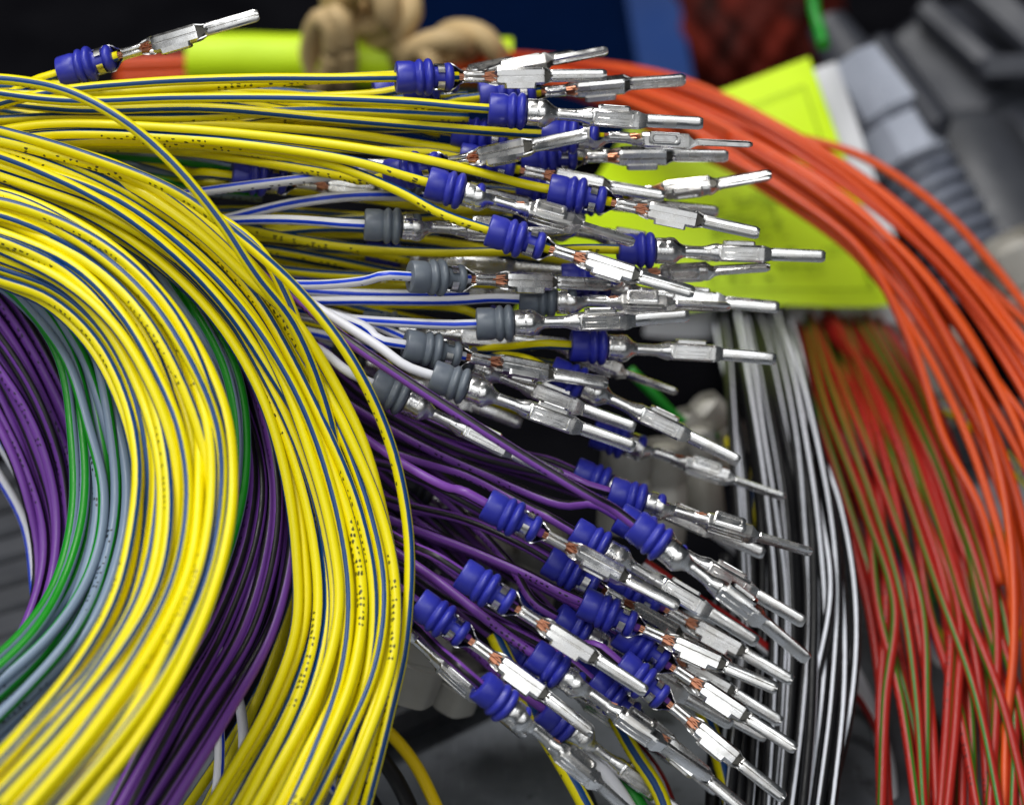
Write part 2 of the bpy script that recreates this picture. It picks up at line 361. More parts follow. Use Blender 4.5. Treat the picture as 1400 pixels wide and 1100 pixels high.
def add_wire(kind, pts, label, group=None, r=.62, term=None, cat='wire', name='electrical_wire', roll=None, ds=1.25):
    P = [A(*p) for p in pts]; pin = None; T = None
    if term:
        ax, ay, ad, bx, by = term['a'] + term['b']; a = A(ax, ay, ad); s = term.get('s', 1); lo, hi = 0., 24.
        f = lambda q: np.linalg.norm(A(bx, by, ad + s * q) - a)
        if f(0) < TLEN:
            # f is increasing in q beyond its minimum
            for _ in range(40):
                mid = (lo + hi) / 2
                if f(mid) < TLEN: lo = mid
                else: hi = mid
        b = A(bx, by, ad + s * lo); x = b - a; x /= np.linalg.norm(x)
        T = (a, x); P = P + [a - x * 3.0]; body = catmull(P + [a], ds)
        ext = np.array([a + x * q for q in (1.2, 2.4, 3.6, 4.8, 6.0, 7.3)]); path = np.vstack([body, ext]); pin = np.zeros(len(path), bool); pin[-9:] = True
    else:
        path = catmull(P, ds); pin = np.zeros(len(path), bool)
    WIRES.append(dict(kind=kind, path=path, r=r, pin=pin, label=label, group=group, cat=cat, term=term, T=T, name=name, roll=roll))
def smooth_noise(n, k, amp):
    c = rng.normal(0, 1, k + 3); x = np.linspace(0, k, n); i = x.astype(int); f = x - i; f = f * f * (3 - 2 * f); return amp * (c[i] * (1 - f) + c[i + 1] * f)
def bundle(kind, L, Rr, D, n, layers, label, group, wob=.07, r=.62, lay=1.2, skew=None):
    m = len(L); D = D if isinstance(D, (list, tuple)) else [D] * m
    order = np.arange(n)
    for i in range(n):
        u0 = (i + .5) / n; ly = (i * 2 + (i // 2) % 2) % layers if layers > 1 else 0
        o = smooth_noise(m, 3, wob); do = smooth_noise(m, 3, .9)
        pts = []
        for k in range(m):
            u = min(1.0, max(0.0, u0 + o[k]))
            pts.append((L[k][0] * (1 - u) + Rr[k][0] * u, L[k][1] * (1 - u) + Rr[k][1] * u, D[k] + ly * lay + do[k] - 1.2 * math.sin(math.pi * u)))
        add_wire(kind, pts, ('innermost ' if i == 0 else 'outermost ' if i == n - 1 else '') + label, group, r)

# --- the two yellow coils, purple, grey-green, white strands on the left
bundle('yellow', [(-60, 362), (0, 384), (70, 412), (130, 470), (172, 555), (188, 640), (182, 730), (158, 828), (104, 922), (28, 1012), (-45, 1085)],
       [(-60, 250), (30, 270), (135, 325), (212, 395), (266, 475), (306, 570), (320, 660), (308, 765), (262, 880), (190, 1000), (80, 1140)],
       [348, 347, 345, 342, 339, 336, 333, 327, 319, 311, 304], 25, 3, 'yellow wire with blue stripe in the nearer inner coil', 'yellow wires of the inner coil', .07)
bundle('yellow', [(-60, 215), (40, 258), (135, 302), (225, 366), (300, 445), (356, 540), (388, 645), (403, 760), (402, 860), (368, 960), (300, 1080), (250, 1160)],
       [(-60, 186), (60, 210), (180, 250), (280, 312), (362, 392), (422, 488), (474, 580), (522, 690), (546, 790), (545, 900), (508, 1020), (450, 1150)],
       [353, 353, 352, 351, 350, 349, 348, 346, 343, 339, 334, 331], 20, 3, 'yellow wire with blue stripe in the outer coil', 'yellow wires of the outer coil', .07)
bundle('purple', [(-60, 480), (-10, 560), (35, 660), (57, 760), (45, 850), (0, 950), (-60, 1020)],
       [(-60, 330), (10, 400), (70, 490), (112, 600), (120, 720), (95, 820), (30, 930)],
       [366, 365, 364, 363, 360, 354, 350], 14, 2, 'purple wire with black stripe inside the coil at far left', 'purple wires at far left', .05)
bundle('greygreen', [(-40, 350), (30, 405), (85, 490), (104, 600), (108, 700), (85, 790), (30, 870), (-60, 940)],
       [(0, 345), (75, 405), (135, 465), (178, 550), (200, 650), (194, 750), (150, 880), (-60, 1100)],
       [360, 359, 357, 353, 349, 344, 336, 328], 14, 2, 'grey wire with green stripe inside the inner yellow coil', 'grey and green wires inside the coil', .06)
bundle('greygreen', [(90, 270), (150, 330), (215, 420), (270, 520), (300, 650), (250, 850)], [(170, 300), (222, 350), (280, 430), (325, 520), (332, 650), (280, 850)],
       [362, 360, 357, 355, 352, 345], 6, 2, 'grey wire with green stripe between the two yellow coils', 'grey and green wires between the coils', .05)
bundle('purple', [(250, 400), (310, 520), (338, 640), (332, 740), (292, 860), (222, 980), (140, 1130)], [(305, 430), (375, 540), (402, 650), (406, 740), (380, 860), (312, 980), (215, 1130)],
       [364, 360, 356, 351, 344, 336, 330], 10, 2, 'purple wire with black stripe between the two yellow coils', 'purple wires between the coils', .06)
bundle('yellow', [(420, 700), (400, 800), (360, 900), (310, 1000), (240, 1130)], [(470, 700), (470, 820), (430, 930), (390, 1040), (340, 1150)],
       [372, 368, 364, 360, 356], 7, 2, 'shaded yellow wire lying low behind the outer coil', 'shaded yellow wires below the coils', .1)
for k, (x, dx) in enumerate(((300, 0), (326, 6))):
    add_wire('plain_white', [(x - 40, 860, 360), (x - 5 + dx, 960, 356), (x + dx, 1040, 352), (x - 10, 1130, 350)], 'plain white wire beneath the purple strands at bottom left, ' + ('left one' if k == 0 else 'right one'), 'white wires below the purple strands')
add_wire('white', [(-50, 520, 372), (0, 605, 371), (45, 690, 370), (60, 800, 368)], 'white wire with blue stripes beside the ribbed mat')
add_wire('white', [(-60, 560, 372), (-8, 640, 372), (35, 720, 371), (50, 830, 368)], 'white wire with blue stripe, nearest the ribbed mat')
add_wire('greygreen', [(60, 205, 366), (160, 213, 366), (260, 222, 368), (340, 235, 370)], 'grey wire in shade under the top yellow wires', 'shaded grey wires under the top yellow wires')
add_wire('greygreen', [(60, 222, 368), (160, 226, 368), (260, 240, 370), (340, 250, 372)], 'grey wire in shade under the top yellow wires', 'shaded grey wires under the top yellow wires')
add_wire('greygreen', [(100, 235, 370), (190, 236, 370), (280, 252, 371), (360, 262, 372)], 'grey wire in shade under the top yellow wires', 'shaded grey wires under the top yellow wires')
# individual yellow strands over the coils
add_wire('yellow', [(-60, 106, 348), (20, 110, 347), (95, 126, 345), (170, 166, 343), (235, 222, 342), (300, 300, 342), (350, 375, 343), (400, 440, 345), (440, 540, 347), (462, 640, 348), (480, 760, 348), (470, 900, 344), (420, 1110, 336)],
         'lone yellow wire arching from the top left corner over all others')
add_wire('yellow', [(-40, 178, 352), (120, 220, 350), (240, 265, 347), (330, 328, 345), (410, 400, 344), (480, 490, 344), (530, 590, 345), (558, 690, 345), (568, 780, 344), (560, 880, 342), (535, 980, 339), (495, 1130, 334)],
         'yellow wire forming the outermost edge of the outer coil')
add_wire('yellow', [(-60, 196, 357), (100, 232, 354), (180, 262, 351), (270, 320, 348), (340, 385, 347), (400, 440, 346), (450, 520, 347), (492, 610, 347), (520, 720, 346), (535, 830, 344), (520, 960, 340), (470, 1130, 334)],
         'yellow wire second from the outer edge, in front of white wires')
add_wire('yellow', [(-60, 205, 358), (120, 232, 356), (240, 270, 353), (350, 335, 349), (392, 400, 347), (425, 480, 347), (450, 570, 348), (480, 660, 348), (500, 760, 347), (500, 900, 343), (455, 1120, 336)],
         'yellow wire crossing beneath the lone arching wire')

# ---------------------------------------------------------------- wires that end in a crimped terminal
def TW(kind, seal, a, b, roll, feed, label, s=1, letter=True):
    x, y, d = feed[0]
    if kind == 'purple' and x > 380: feed = [(x - 95, y - 75, max(d, 358) + 5)] + feed
    add_wire(kind, feed, label, None, r=.57, term=dict(a=a, b=b, s=s, seal=seal, letter=letter), cat='terminated wire', name='terminated_wire', roll=roll)
B_, G_, D_ = 'blue_seal', 'grey_seal', 'dark_seal'
# top fan of yellow wires
TW('yellow', B_, (82, 100, 358), (353, 20), 172, [(-60, 150, 362), (0, 135, 361), (45, 112, 359)], 'yellow wire whose pin stands alone against the black background at top left', -1)
TW('yellow', B_, (541, 106, 352), (829, 103), 180, [(-60, 160, 356), (60, 128, 355), (200, 113, 354), (350, 107, 353), (460, 107, 352)], 'topmost yellow wire, straight level pin with its seam showing, left of the rubber band')
TW('yellow', B_, (550, 122, 361), (834, 69), -120, [(-60, 148, 364), (150, 135, 364), (350, 135, 362), (470, 132, 361)], 'yellow wire whose rounded pin tip is highest of the middle cluster')
TW('yellow', B_, (512, 128, 366), (785, 72), 120, [(-60, 170, 366), (200, 155, 366), (400, 142, 366)], 'yellow wire with half hidden seal below the topmost level pin')
TW('yellow', B_, (668, 149, 350), (961, 171), 6, [(-60, 120, 354), (90, 138, 353), (240, 134, 352), (400, 134, 351), (560, 140, 350)], 'yellow wire with blue stripe facing up, smooth flat pin over the orange bundle')
TW('yellow', B_, (655, 133, 361), (937, 108), -150, [(-60, 140, 360), (150, 140, 361), (350, 122, 362), (540, 128, 361)], 'yellow wire with bright pin between the topmost pin and the flat one')
TW('yellow', B_, (740, 184, 357), (1029, 198), 95, [(-60, 132, 358), (100, 150, 357), (280, 148, 356), (450, 162, 355), (620, 176, 356)], 'yellow wire with thin edge-on pin tip in front of orange wires')
TW('yellow', B_, (712, 216, 363), (996, 211), 205, [(-60, 185, 362), (200, 178, 363), (450, 192, 363), (600, 207, 363)], 'yellow wire with level pin just under the thin edge-on pin')
TW('yellow', B_, (618, 180, 364), (903, 222), 150, [(-60, 165, 364), (200, 165, 364), (450, 172, 364)], 'yellow wire with shaded blue seal behind two brighter seals')
TW('yellow', B_, (530, 240, 353), (803, 184), 168, [(-60, 206, 365), (120, 196, 364), (250, 203, 362), (380, 222, 360), (470, 240, 356)], 'yellow wire with short pin pointing up to the right across blue seals', -1)
TW('yellow', B_, (628, 216, 362), (909, 270), 175, [(-60, 200, 363), (200, 188, 363), (420, 198, 363), (540, 206, 362)], 'yellow wire with pin slipping under the white bright box')
TW('yellow', B_, (750, 259, 351), (1042, 319), 180, [(-60, 196, 356), (60, 174, 354), (250, 180, 352), (420, 195, 351), (560, 216, 350), (660, 237, 350)], 'yellow wire with brilliant white box and seamed pin over the lime label')
TW('yellow', B_, (584, 249, 349), (868, 330), 52, [(-60, 208, 357), (80, 186, 354), (250, 188, 352), (400, 205, 350), (500, 224, 349)], 'yellow wire with locking window and slender pin, left of the brightest one')
TW('yellow', B_, (667, 314, 348), (949, 402), 165, [(-60, 218, 358), (80, 196, 356), (280, 198, 354), (430, 218, 351), (540, 258, 349), (600, 290, 348)], 'yellow wire falling steeply to a copper showing terminal with heavy pin', 1)
TW('yellow', B_, (775, 276, 366), (1063, 242), 140, [(60, 225, 372), (180, 232, 371), (300, 248, 370), (500, 262, 369), (660, 285, 368)], 'dull grey pin pointing up to the right over orange and lime', 1)
TW('yellow', B_, (845, 341, 358), (1128, 350), 2, [(150, 280, 370), (280, 300, 368), (380, 322, 366), (480, 338, 365), (600, 345, 363), (740, 342, 360)], 'yellow wire with longest reaching flat pin on the lime label')
TW('yellow', B_, (768, 382, 362), (1059, 365), 118, [(230, 330, 372), (320, 355, 370), (420, 372, 368), (560, 380, 366), (680, 388, 363)], 'yellow wire with slim pin just under the farthest reaching pin')
TW('yellow', B_, (785, 388, 366), (1075, 424), -8, [(230, 340, 375), (320, 375, 373), (420, 393, 371), (560, 392, 370), (680, 387, 368)], 'yellow wire with flat pin ending below the lime label edge')
TW('yellow', B_, (700, 300, 369), (986, 352), 0, [(420, 300, 372), (560, 296, 371)], 'shaded pin behind the white bright box')
TW('yellow', B_, (705, 262, 371), (990, 290), 30, [(400, 240, 374), (560, 250, 373)], 'dim pin beneath the dull grey upward pin')
TW('yellow', B_, (780, 472, 360), (1061, 488), 2, [(300, 400, 375), (440, 448, 372), (560, 462, 370), (680, 470, 365)], 'yellow wire with level flat pin crossing the black and white wires')
TW('yellow', B_, (752, 506, 360), (1014, 630), 6, [(440, 430, 373), (560, 450, 371), (660, 478, 367)], 'yellow wire with flat pin slanting down beside black and white wires')
TW('yellow', B_, (810, 590, 371), (1090, 685), 70, [(560, 520, 376), (700, 558, 375)], 'thin pin with bright window crossing the black and white wires')
TW('yellow', B_, (664, 436, 368), (938, 543), 72, [(420, 410, 374), (540, 416, 372)], 'dark slim pin ending in the dark gap above the plastic plugs')
TW('yellow', B_, (316, 240, 364), (592, 272), 165, [(100, 200, 370), (200, 220, 368), (260, 236, 366)], 'blue sealed terminal lying between the white striped wires at left')
TW('yellow', B_, (268, 214, 371), (560, 232), 150, [(60, 190, 374), (180, 204, 373)], 'shaded blue seal tucked under the top yellow wires')
TW('yellow', B_, (500, 350, 374), (780, 372), 10, [(300, 345, 376), (400, 345, 376)], 'dark blue seal deep behind the upper white striped wires')
# white wires with grey seals
TW('white', G_, (530, 236, 359), (800, 300), 175, [(150, 285, 366), (240, 268, 363), (330, 255, 360), (430, 243, 359), (480, 237, 359)], 'uppermost white wire with blue stripe, dim grey seal behind yellow wires')
TW('white', G_, (498, 307, 356), (786, 322), 50, [(200, 330, 367), (290, 305, 364), (370, 300, 360), (440, 303, 357)], 'white wire with thin blue stripe and grey seal under the steep yellow wire')
TW('white', G_, (560, 378, 350), (834, 389), 176, [(270, 370, 364), (340, 382, 358), (430, 388, 354), (500, 383, 351)], 'white wire with blue centre stripe, copper crimp upward and level pin')
TW('white', G_, (710, 409, 358), (1000, 420), 60, [(290, 395, 366), (380, 410, 361), (500, 411, 359), (620, 411, 358)], 'white wire with black ink dots and a darker grey seal')
TW('white', G_, (651, 443, 352), (943, 436), 12, [(320, 415, 362), (400, 425, 357), (480, 438, 354), (570, 443, 352)], 'white wire with blue top stripe and broad flat pin, its grey seal level')
TW('white', G_, (553, 471, 352), (830, 526), 158, [(300, 370, 362), (370, 398, 357), (440, 424, 354), (500, 446, 353)], 'white wire with broad blue stripe, slanting, copper showing beside its grey seal')
TW('plain_white', G_, (590, 513, 349), (868, 611), 8, [(310, 350, 361), (380, 385, 356), (450, 430, 353), (520, 475, 350)], 'plain white wire running down to grey seal and rounded flat pin')
TW('plain_white', G_, (508, 524, 351), (768, 652), -6, [(300, 395, 362), (370, 440, 357), (440, 480, 354)], 'plain white wire with its pin passing under the long purple wire')
TW('white', G_, (495, 446, 366), (784, 473), 0, [(350, 420, 370), (420, 432, 368)], 'short flat pin poking out below the level grey seals')
TW('white', G_, (600, 482, 359), (881, 592), 4, [(440, 430, 368), (520, 452, 364)], 'flat pin squeezed between two slanting grey sealed terminals')
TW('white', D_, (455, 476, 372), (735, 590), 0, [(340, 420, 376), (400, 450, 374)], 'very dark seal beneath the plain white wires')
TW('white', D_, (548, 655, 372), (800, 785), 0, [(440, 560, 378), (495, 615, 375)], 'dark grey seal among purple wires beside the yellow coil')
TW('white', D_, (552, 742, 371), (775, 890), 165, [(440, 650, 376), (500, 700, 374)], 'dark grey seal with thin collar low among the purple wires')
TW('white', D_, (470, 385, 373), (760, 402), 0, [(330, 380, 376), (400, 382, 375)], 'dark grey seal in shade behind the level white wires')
# purple wires
TW('purple', B_, (866, 716, 341), (1117, 905), 25, [(395, 400, 352), (460, 455, 349), (540, 510, 346), (640, 575, 343), (740, 638, 341), (810, 680, 340)], 'long purple wire in front of the grey sealed terminals, seal facing the viewer')
TW('purple', B_, (833, 672, 357), (1125, 760), 62, [(420, 460, 367), (520, 540, 364), (620, 590, 362), (720, 630, 360), (780, 652, 358)], 'purple wire with curled slim pin above the flat ones')
TW('purple', B_, (785, 644, 364), (1058, 762), 5, [(430, 500, 372), (540, 570, 369), (660, 610, 367), (730, 625, 365)], 'purple wire with half hidden seal left of the curled slim pin')
TW('purple', B_, (664, 688, 345), (945, 838), 158, [(410, 520, 360), (480, 585, 355), (560, 640, 350), (615, 668, 347)], 'purple wire with upturned locking window over blue seals', 1)
TW('purple', B_, (845, 706, 352), (1118, 860), 6, [(430, 520, 366), (560, 600, 361), (680, 655, 357), (770, 690, 354)], 'purple wire with white flat pin ending beside the striped wires, upper of three')
TW('purple', B_, (783, 726, 350), (1065, 893), 0, [(430, 560, 364), (540, 618, 360), (640, 650, 356), (720, 692, 352)], 'purple wire with dull flat pin just under the frontmost pin', -1)
TW('purple', B_, (748, 764, 357), (1020, 922), 140, [(430, 640, 368), (540, 686, 364), (640, 712, 360)], 'purple wire with seal under the upturned locking window')
TW('purple', B_, (795, 822, 352), (1078, 950), 168, [(430, 660, 366), (540, 712, 361), (640, 750, 357), (720, 785, 354)], 'purple wire with copper dot beside collar, pin fourth from the lower end')
TW('purple', B_, (845, 862, 354), (1128, 1052), 172, [(600, 730, 366), (700, 780, 362), (780, 825, 357)], 'purple wire with dark reflecting box and the lowest rightmost pin')
TW('purple', B_, (820, 845, 361), (1098, 1000), 180, [(560, 720, 369), (680, 770, 366)], 'pin half hidden behind the lowest rightmost pin')
TW('purple', B_, (630, 782, 342), (889, 948), 180, [(410, 650, 356), (480, 700, 351), (560, 745, 345)], 'purple wire with glaring white box and white pin')
TW('purple', B_, (570, 822, 344), (816, 1002), 172, [(340, 690, 366), (430, 745, 361), (505, 786, 354)], 'leftmost purple wire seal, touching the yellow coil, with seamed pin')
TW('purple', B_, (760, 842, 357), (1000, 993), 10, [(560, 640, 368), (640, 710, 365), (700, 775, 361)], 'purple wire with pin pointing at the yellow and blue cable')
TW('purple', B_, (727, 892, 345), (975, 1068), 45, [(430, 680, 358), (520, 740, 353), (600, 795, 349), (670, 850, 346)], 'purple wire with bright locking window at the bottom centre')
TW('purple', B_, (656, 935, 338), (878, 1122), 48, [(350, 710, 366), (440, 775, 361), (520, 830, 354), (590, 888, 345)], 'nearest purple wire with chrome cup and locking window at bottom', 1)
TW('purple', B_, (846, 905, 351), (1086, 1104), 170, [(640, 800, 364), (720, 840, 360), (790, 872, 355)], 'purple wire with copper end and pin leaving at the bottom edge')
TW('purple', B_, (808, 928, 356), (1040, 1125), 165, [(600, 810, 366), (700, 860, 362)], 'dim seal with terminal leaving at the bottom, beside the bright window')
TW('purple', B_, (778, 905, 361), (985, 1082), 10, [(600, 760, 370), (690, 835, 366)], 'seamed pin between the glaring white pin and the bottom edge')
TW('yellow', B_, (497, 812, 350), (729, 1018), 60, [(380, 700, 362), (440, 760, 356)], 'blurred yellowish terminal hanging below the purple wires at bottom left')
TW('purple', B_, (700, 820, 368), (955, 967), 150, [(560, 700, 374), (630, 765, 371)], 'dim pin below the glaring white one, farther back')
TW('purple', B_, (800, 872, 364), (1060, 1014), 175, [(640, 760, 372), (720, 818, 368)], 'bright pin just left of the lowest rightmost pin')
TW('purple', B_, (690, 880, 367), (932, 1044), 60, [(560, 770, 374), (620, 825, 370)], 'half covered pin between the bright window and the glaring pin')
TW('purple', B_, (742, 968, 360), (962, 1135), 5, [(600, 850, 370), (670, 910, 365)], 'shaded seal at the bottom between yellow and white cables')
TW('purple', B_, (835, 790, 362), (1096, 936), 175, [(640, 680, 372), (740, 735, 367)], 'pin partly covered by the upper three flat pins')
for k, (p) in enumerate([[(410, 470, 370), (520, 560, 368), (640, 620, 367), (760, 650, 367), (880, 668, 368)], [(410, 560, 372), (520, 640, 371), (600, 720, 370), (690, 830, 372)],
                         [(410, 600, 370), (540, 690, 368), (640, 705, 366), (760, 745, 366)], [(410, 610, 366), (540, 640, 364), (660, 700, 364), (800, 780, 366)],
                         [(430, 540, 374), (560, 610, 373), (690, 640, 372), (840, 690, 374)], [(430, 650, 374), (560, 760, 372), (650, 850, 374)],
                         [(430, 740, 362), (520, 760, 361), (640, 812, 361), (760, 880, 363)], [(430, 500, 376), (560, 580, 375), (700, 690, 375), (800, 800, 377)],
                         [(430, 580, 377), (560, 660, 375), (700, 790, 376)]]):
    p = [(p[0][0] - 95, p[0][1] - 75, p[0][2] + 4)] + p
    add_wire('purple', p, 'shaded purple wire running behind the purple wires with blue seals', 'shaded purple wires of the fan')
for k, p in enumerate([[(230, 300, 370), (330, 318, 369), (450, 312, 369), (600, 318, 370)], [(230, 330, 370), (330, 322, 368), (430, 330, 368), (560, 355, 370)],
                       [(240, 350, 371), (340, 340, 370), (440, 355, 370), (560, 380, 372)], [(300, 372, 372), (400, 395, 371), (520, 425, 372), (640, 450, 374)],
                       [(240, 290, 372), (380, 290, 372), (520, 300, 373), (640, 305, 374)], [(260, 320, 374), (380, 352, 374), (500, 372, 375)],
                       [(400, 410, 375), (520, 440, 374), (640, 480, 372), (760, 500, 373)], [(300, 300, 375), (450, 340, 374), (620, 350, 374), (800, 370, 376)]]):
    add_wire('yellow', p, 'shaded yellow wire beneath the white striped wires', 'shaded yellow wires beneath the white ones')
for k, p in enumerate([[(-60, 128, 360), (120, 128, 359), (260, 120, 358), (420, 112, 358), (600, 108, 360)], [(-60, 168, 359), (80, 160, 358), (250, 160, 357), (420, 152, 358), (640, 160, 362)],
                       [(-60, 190, 360), (100, 182, 360), (260, 172, 360), (440, 180, 361), (640, 205, 364)], [(-60, 205, 361), (100, 200, 360), (280, 202, 360), (440, 228, 360), (560, 262, 362)],
                       [(-60, 160, 364), (140, 178, 363), (300, 192, 363), (460, 210, 364)], [(100, 122, 362), (300, 128, 361), (450, 150, 362), (600, 190, 366)],
                       [(-60, 140, 366), (200, 175, 366), (380, 160, 366), (560, 128, 366)], [(-60, 120, 362), (100, 118, 361), (300, 140, 360), (480, 170, 362), (640, 172, 364)],
                       [(-60, 182, 366), (120, 190, 365), (320, 175, 364), (520, 140, 363), (640, 132, 364)]]):
    add_wire('yellow', p, 'yellow wire with blue stripe in the level bundle across the top', 'yellow wires of the top bundle')
for p, lb in (([(230, 318, 367), (300, 302, 366), (340, 292, 364), (400, 278, 362), (480, 268, 361), (560, 268, 363), (650, 275, 366)], 'white wire with blue stripe crossing above the topmost lit grey seal'),
              ([(360, 392, 365), (450, 400, 362), (540, 403, 363), (640, 402, 366)], 'white wire with blue stripe showing just above the dotted white wire'),
              ([(360, 440, 368), (440, 452, 366), (520, 470, 368)], 'white wire in shade under the purple long wire')):
    add_wire('white', p, lb)

# --- right hand side: black/white, red/green and orange bundles
bundle('black', [(960, 340), (985, 440), (1003, 560), (1012, 700), (1012, 820), (1000, 960), (985, 1130)], [(1030, 340), (1072, 440), (1112, 560), (1148, 700), (1168, 830), (1162, 960), (1138, 1130)],
       [462, 432, 398, 384, 377, 371, 363], 20, 2, 'black wire with white stripe in the upright bundle at right', 'black and white wires', .07, r=.64)
bundle('red', [(1030, 340), (1070, 440), (1115, 560), (1155, 700), (1180, 830), (1196, 960), (1205, 1130)], [(1165, 340), (1215, 440), (1290, 560), (1345, 700), (1385, 830), (1418, 960), (1440, 1130)],
       [462, 436, 410, 395, 384, 375, 366], 25, 3, 'red wire with green stripe falling to the lower right corner', 'red and green wires', .11, r=.58)
bundle('orange', [(160, 112), (420, 104), (640, 108), (800, 128), (930, 190), (1060, 268), (1165, 343), (1232, 425), (1302, 550), (1348, 670), (1376, 800), (1376, 1130)],
       [(160, 84), (420, 76), (640, 80), (800, 88), (930, 110), (1060, 168), (1190, 250), (1290, 335), (1380, 440), (1460, 560), (1510, 700), (1540, 880)],
       [446, 446, 440, 430, 420, 412, 406, 402, 398, 392, 386, 378], 15, 2, 'orange wire in the broad arching bundle at right', 'orange wires', .10, r=.56)
add_wire('orange', [(1000, 160, 424), (1060, 180, 420), (1180, 215, 416), (1290, 290, 412), (1360, 365, 410), (1440, 470, 406)], 'outermost orange wire arching alone over the label and the grey conduit')
add_wire('orange', [(960, 150, 424), (1080, 196, 416), (1190, 255, 412), (1260, 325, 410), (1340, 385, 408), (1430, 465, 404)], 'orange wire second from outside at the right edge')
add_wire('orange', [(960, 185, 416), (1080, 262, 408), (1180, 345, 402), (1246, 470, 398), (1290, 600, 393), (1340, 700, 388), (1366, 800, 384)], 'orange wire swinging inward beside the upright orange wire')
add_wire('orange', [(1000, 185, 414), (1120, 262, 405), (1230, 360, 400), (1310, 490, 395), (1360, 620, 388), (1382, 740, 382), (1386, 880, 376), (1374, 1000, 372), (1366, 1130, 366)], 'brightest orange wire running upright near the right edge')
for p, kd, lb, r_ in (([(1200, 520, 408), (1262, 620, 402), (1292, 700, 398), (1345, 800, 394), (1400, 870, 390)], 'yellow', 'yellow and blue cable seen through the red wires', .8),
                  ([(1240, 540, 412), (1320, 575, 408), (1400, 655, 404), (1450, 720, 400)], 'yellow', 'yellow cable crossing behind the orange wires at right', .8),
                  ([(1060, 640, 412), (1120, 740, 404), (1142, 830, 396), (1150, 900, 392)], 'yellow', 'yellow cable showing between striped and red wires', .8),
                  ([(1180, 690, 410), (1250, 780, 402), (1310, 850, 396), (1380, 950, 392)], 'green', 'green cable crossing behind the red wires', .75),
                  ([(1280, 640, 410), (1340, 712, 404), (1420, 760, 400)], 'green', 'green cable at the right edge behind orange wires', .75),
                  ([(860, 505, 396), (890, 535, 396), (930, 575, 398), (980, 600, 400)], 'green', 'green cable beside the round plastic plugs', .7),
                  ([(958, 545, 412), (985, 580, 408), (1015, 640, 404), (1040, 720, 400)], 'yellow', 'dim yellow cable behind the round plastic plugs', .8),
                  ([(1130, 900, 380), (1185, 965, 378), (1215, 1040, 374), (1222, 1130, 370)], 'redwhite', 'red cable with white dots beside the striped wires', .75),
                  ([(1150, 880, 384), (1190, 960, 382), (1206, 1040, 378), (1212, 1130, 374)], 'plain_white', 'white cable curving down behind the red wires', .7),
                  ([(1210, 740, 404), (1250, 830, 398), (1290, 920, 392), (1330, 980, 388)], 'white', 'white cable with ink marks behind the red wires', .7),
                  ([(1310, 830, 396), (1345, 900, 392), (1370, 980, 388)], 'white', 'white striped cable near the lower right', .7),
                  ([(1300, 1130, 372), (1290, 1030, 378), (1250, 930, 384), (1190, 850, 392)], 'plain_black', 'black cable low behind the red wires', .8),
                  ([(1420, 1060, 372), (1340, 960, 380), (1280, 860, 388)], 'yellow', 'yellow cable at the lower right corner', .8),
                  ([(930, 700, 384), (1000, 745, 386), (1060, 800, 388)], 'white', 'white cable with blue stripe behind the curled pin', .7),
                  ([(880, 770, 370), (940, 812, 370), (1000, 852, 372), (1060, 900, 374)], 'redwhite', 'dark red cable beneath the flat pins', .7),
                  ([(900, 740, 378), (960, 768, 378), (1010, 800, 380)], 'yellow', 'yellow and black cable behind the flat pins', .8),
                  ([(690, 860, 366), (735, 950, 363), (775, 1020, 360), (830, 1130, 356)], 'yellow', 'yellow cable with blue stripe at the bottom left of centre', .95),
                  ([(690, 900, 370), (740, 980, 367), (790, 1060, 363), (820, 1130, 361)], 'plain_black', 'thick black cable beside the yellow one at the bottom', 1.1),
                  ([(760, 985, 366), (810, 1030, 363), (850, 1080, 361), (880, 1130, 359)], 'plain_white', 'white cable at the bottom centre', 1.0),
                  ([(780, 1000, 368), (830, 1035, 365), (870, 1080, 363), (905, 1140, 361)], 'green', 'green cable at the bottom centre', .95),
                  ([(840, 980, 364), (868, 1030, 362), (900, 1080, 360), (920, 1140, 358)], 'yellow', 'yellow cable between white and green ones at the bottom', .9),
                  ([(860, 1000, 368), (905, 1060, 366), (935, 1140, 363)], 'redwhite', 'red and white cable at the bottom', .7),
                  ([(920, 900, 372), (958, 960, 370), (985, 1030, 367), (1012, 1130, 363)], 'yellow', 'yellow cable with broad blue stripe passing behind the lower pins', .95),
                  ([(990, 760, 380), (985, 860, 376), (980, 980, 371), (975, 1130, 364)], 'plain_black', 'black cable upright left of the striped wires', .9),
                  ([(400, 935, 372), (455, 950, 370), (520, 990, 368), (565, 1040, 366), (610, 1130, 361)], 'plain_yellow', 'single yellow cable curving over the bare steel', .78),
                  ([(440, 985, 370), (490, 1010, 369), (535, 1060, 366), (575, 1140, 362)], 'plain_black', 'black cable left of the single yellow cable', 1.0),
                  ([(400, 1000, 371), (460, 1040, 368), (505, 1090, 365), (530, 1140, 363)], 'plain_black', 'second black cable at the bottom edge beside the coil', 1.0),
                  ([(420, 1040, 371), (470, 1090, 367), (500, 1140, 364)], 'white', 'white cable with blue stripe at the bottom edge beside the coil', .8),
                  ([(400, 900, 374), (440, 1000, 370), (430, 1080, 366)], 'green', 'green cable hidden behind the outer coil', .8),
                  ([(1112, -40, 440), (1113, 10, 440), (1122, 44, 438), (1126, 62, 436)], 'green', 'bright green wire entering from the top edge', .95)):
    if p[0][0] >= 1060 and p[0][1] > 400: p = [(x, y, d + 13) for x, y, d in p]
    add_wire(kd, p, lb, None, r_, cat='cable', name='loose_cable')

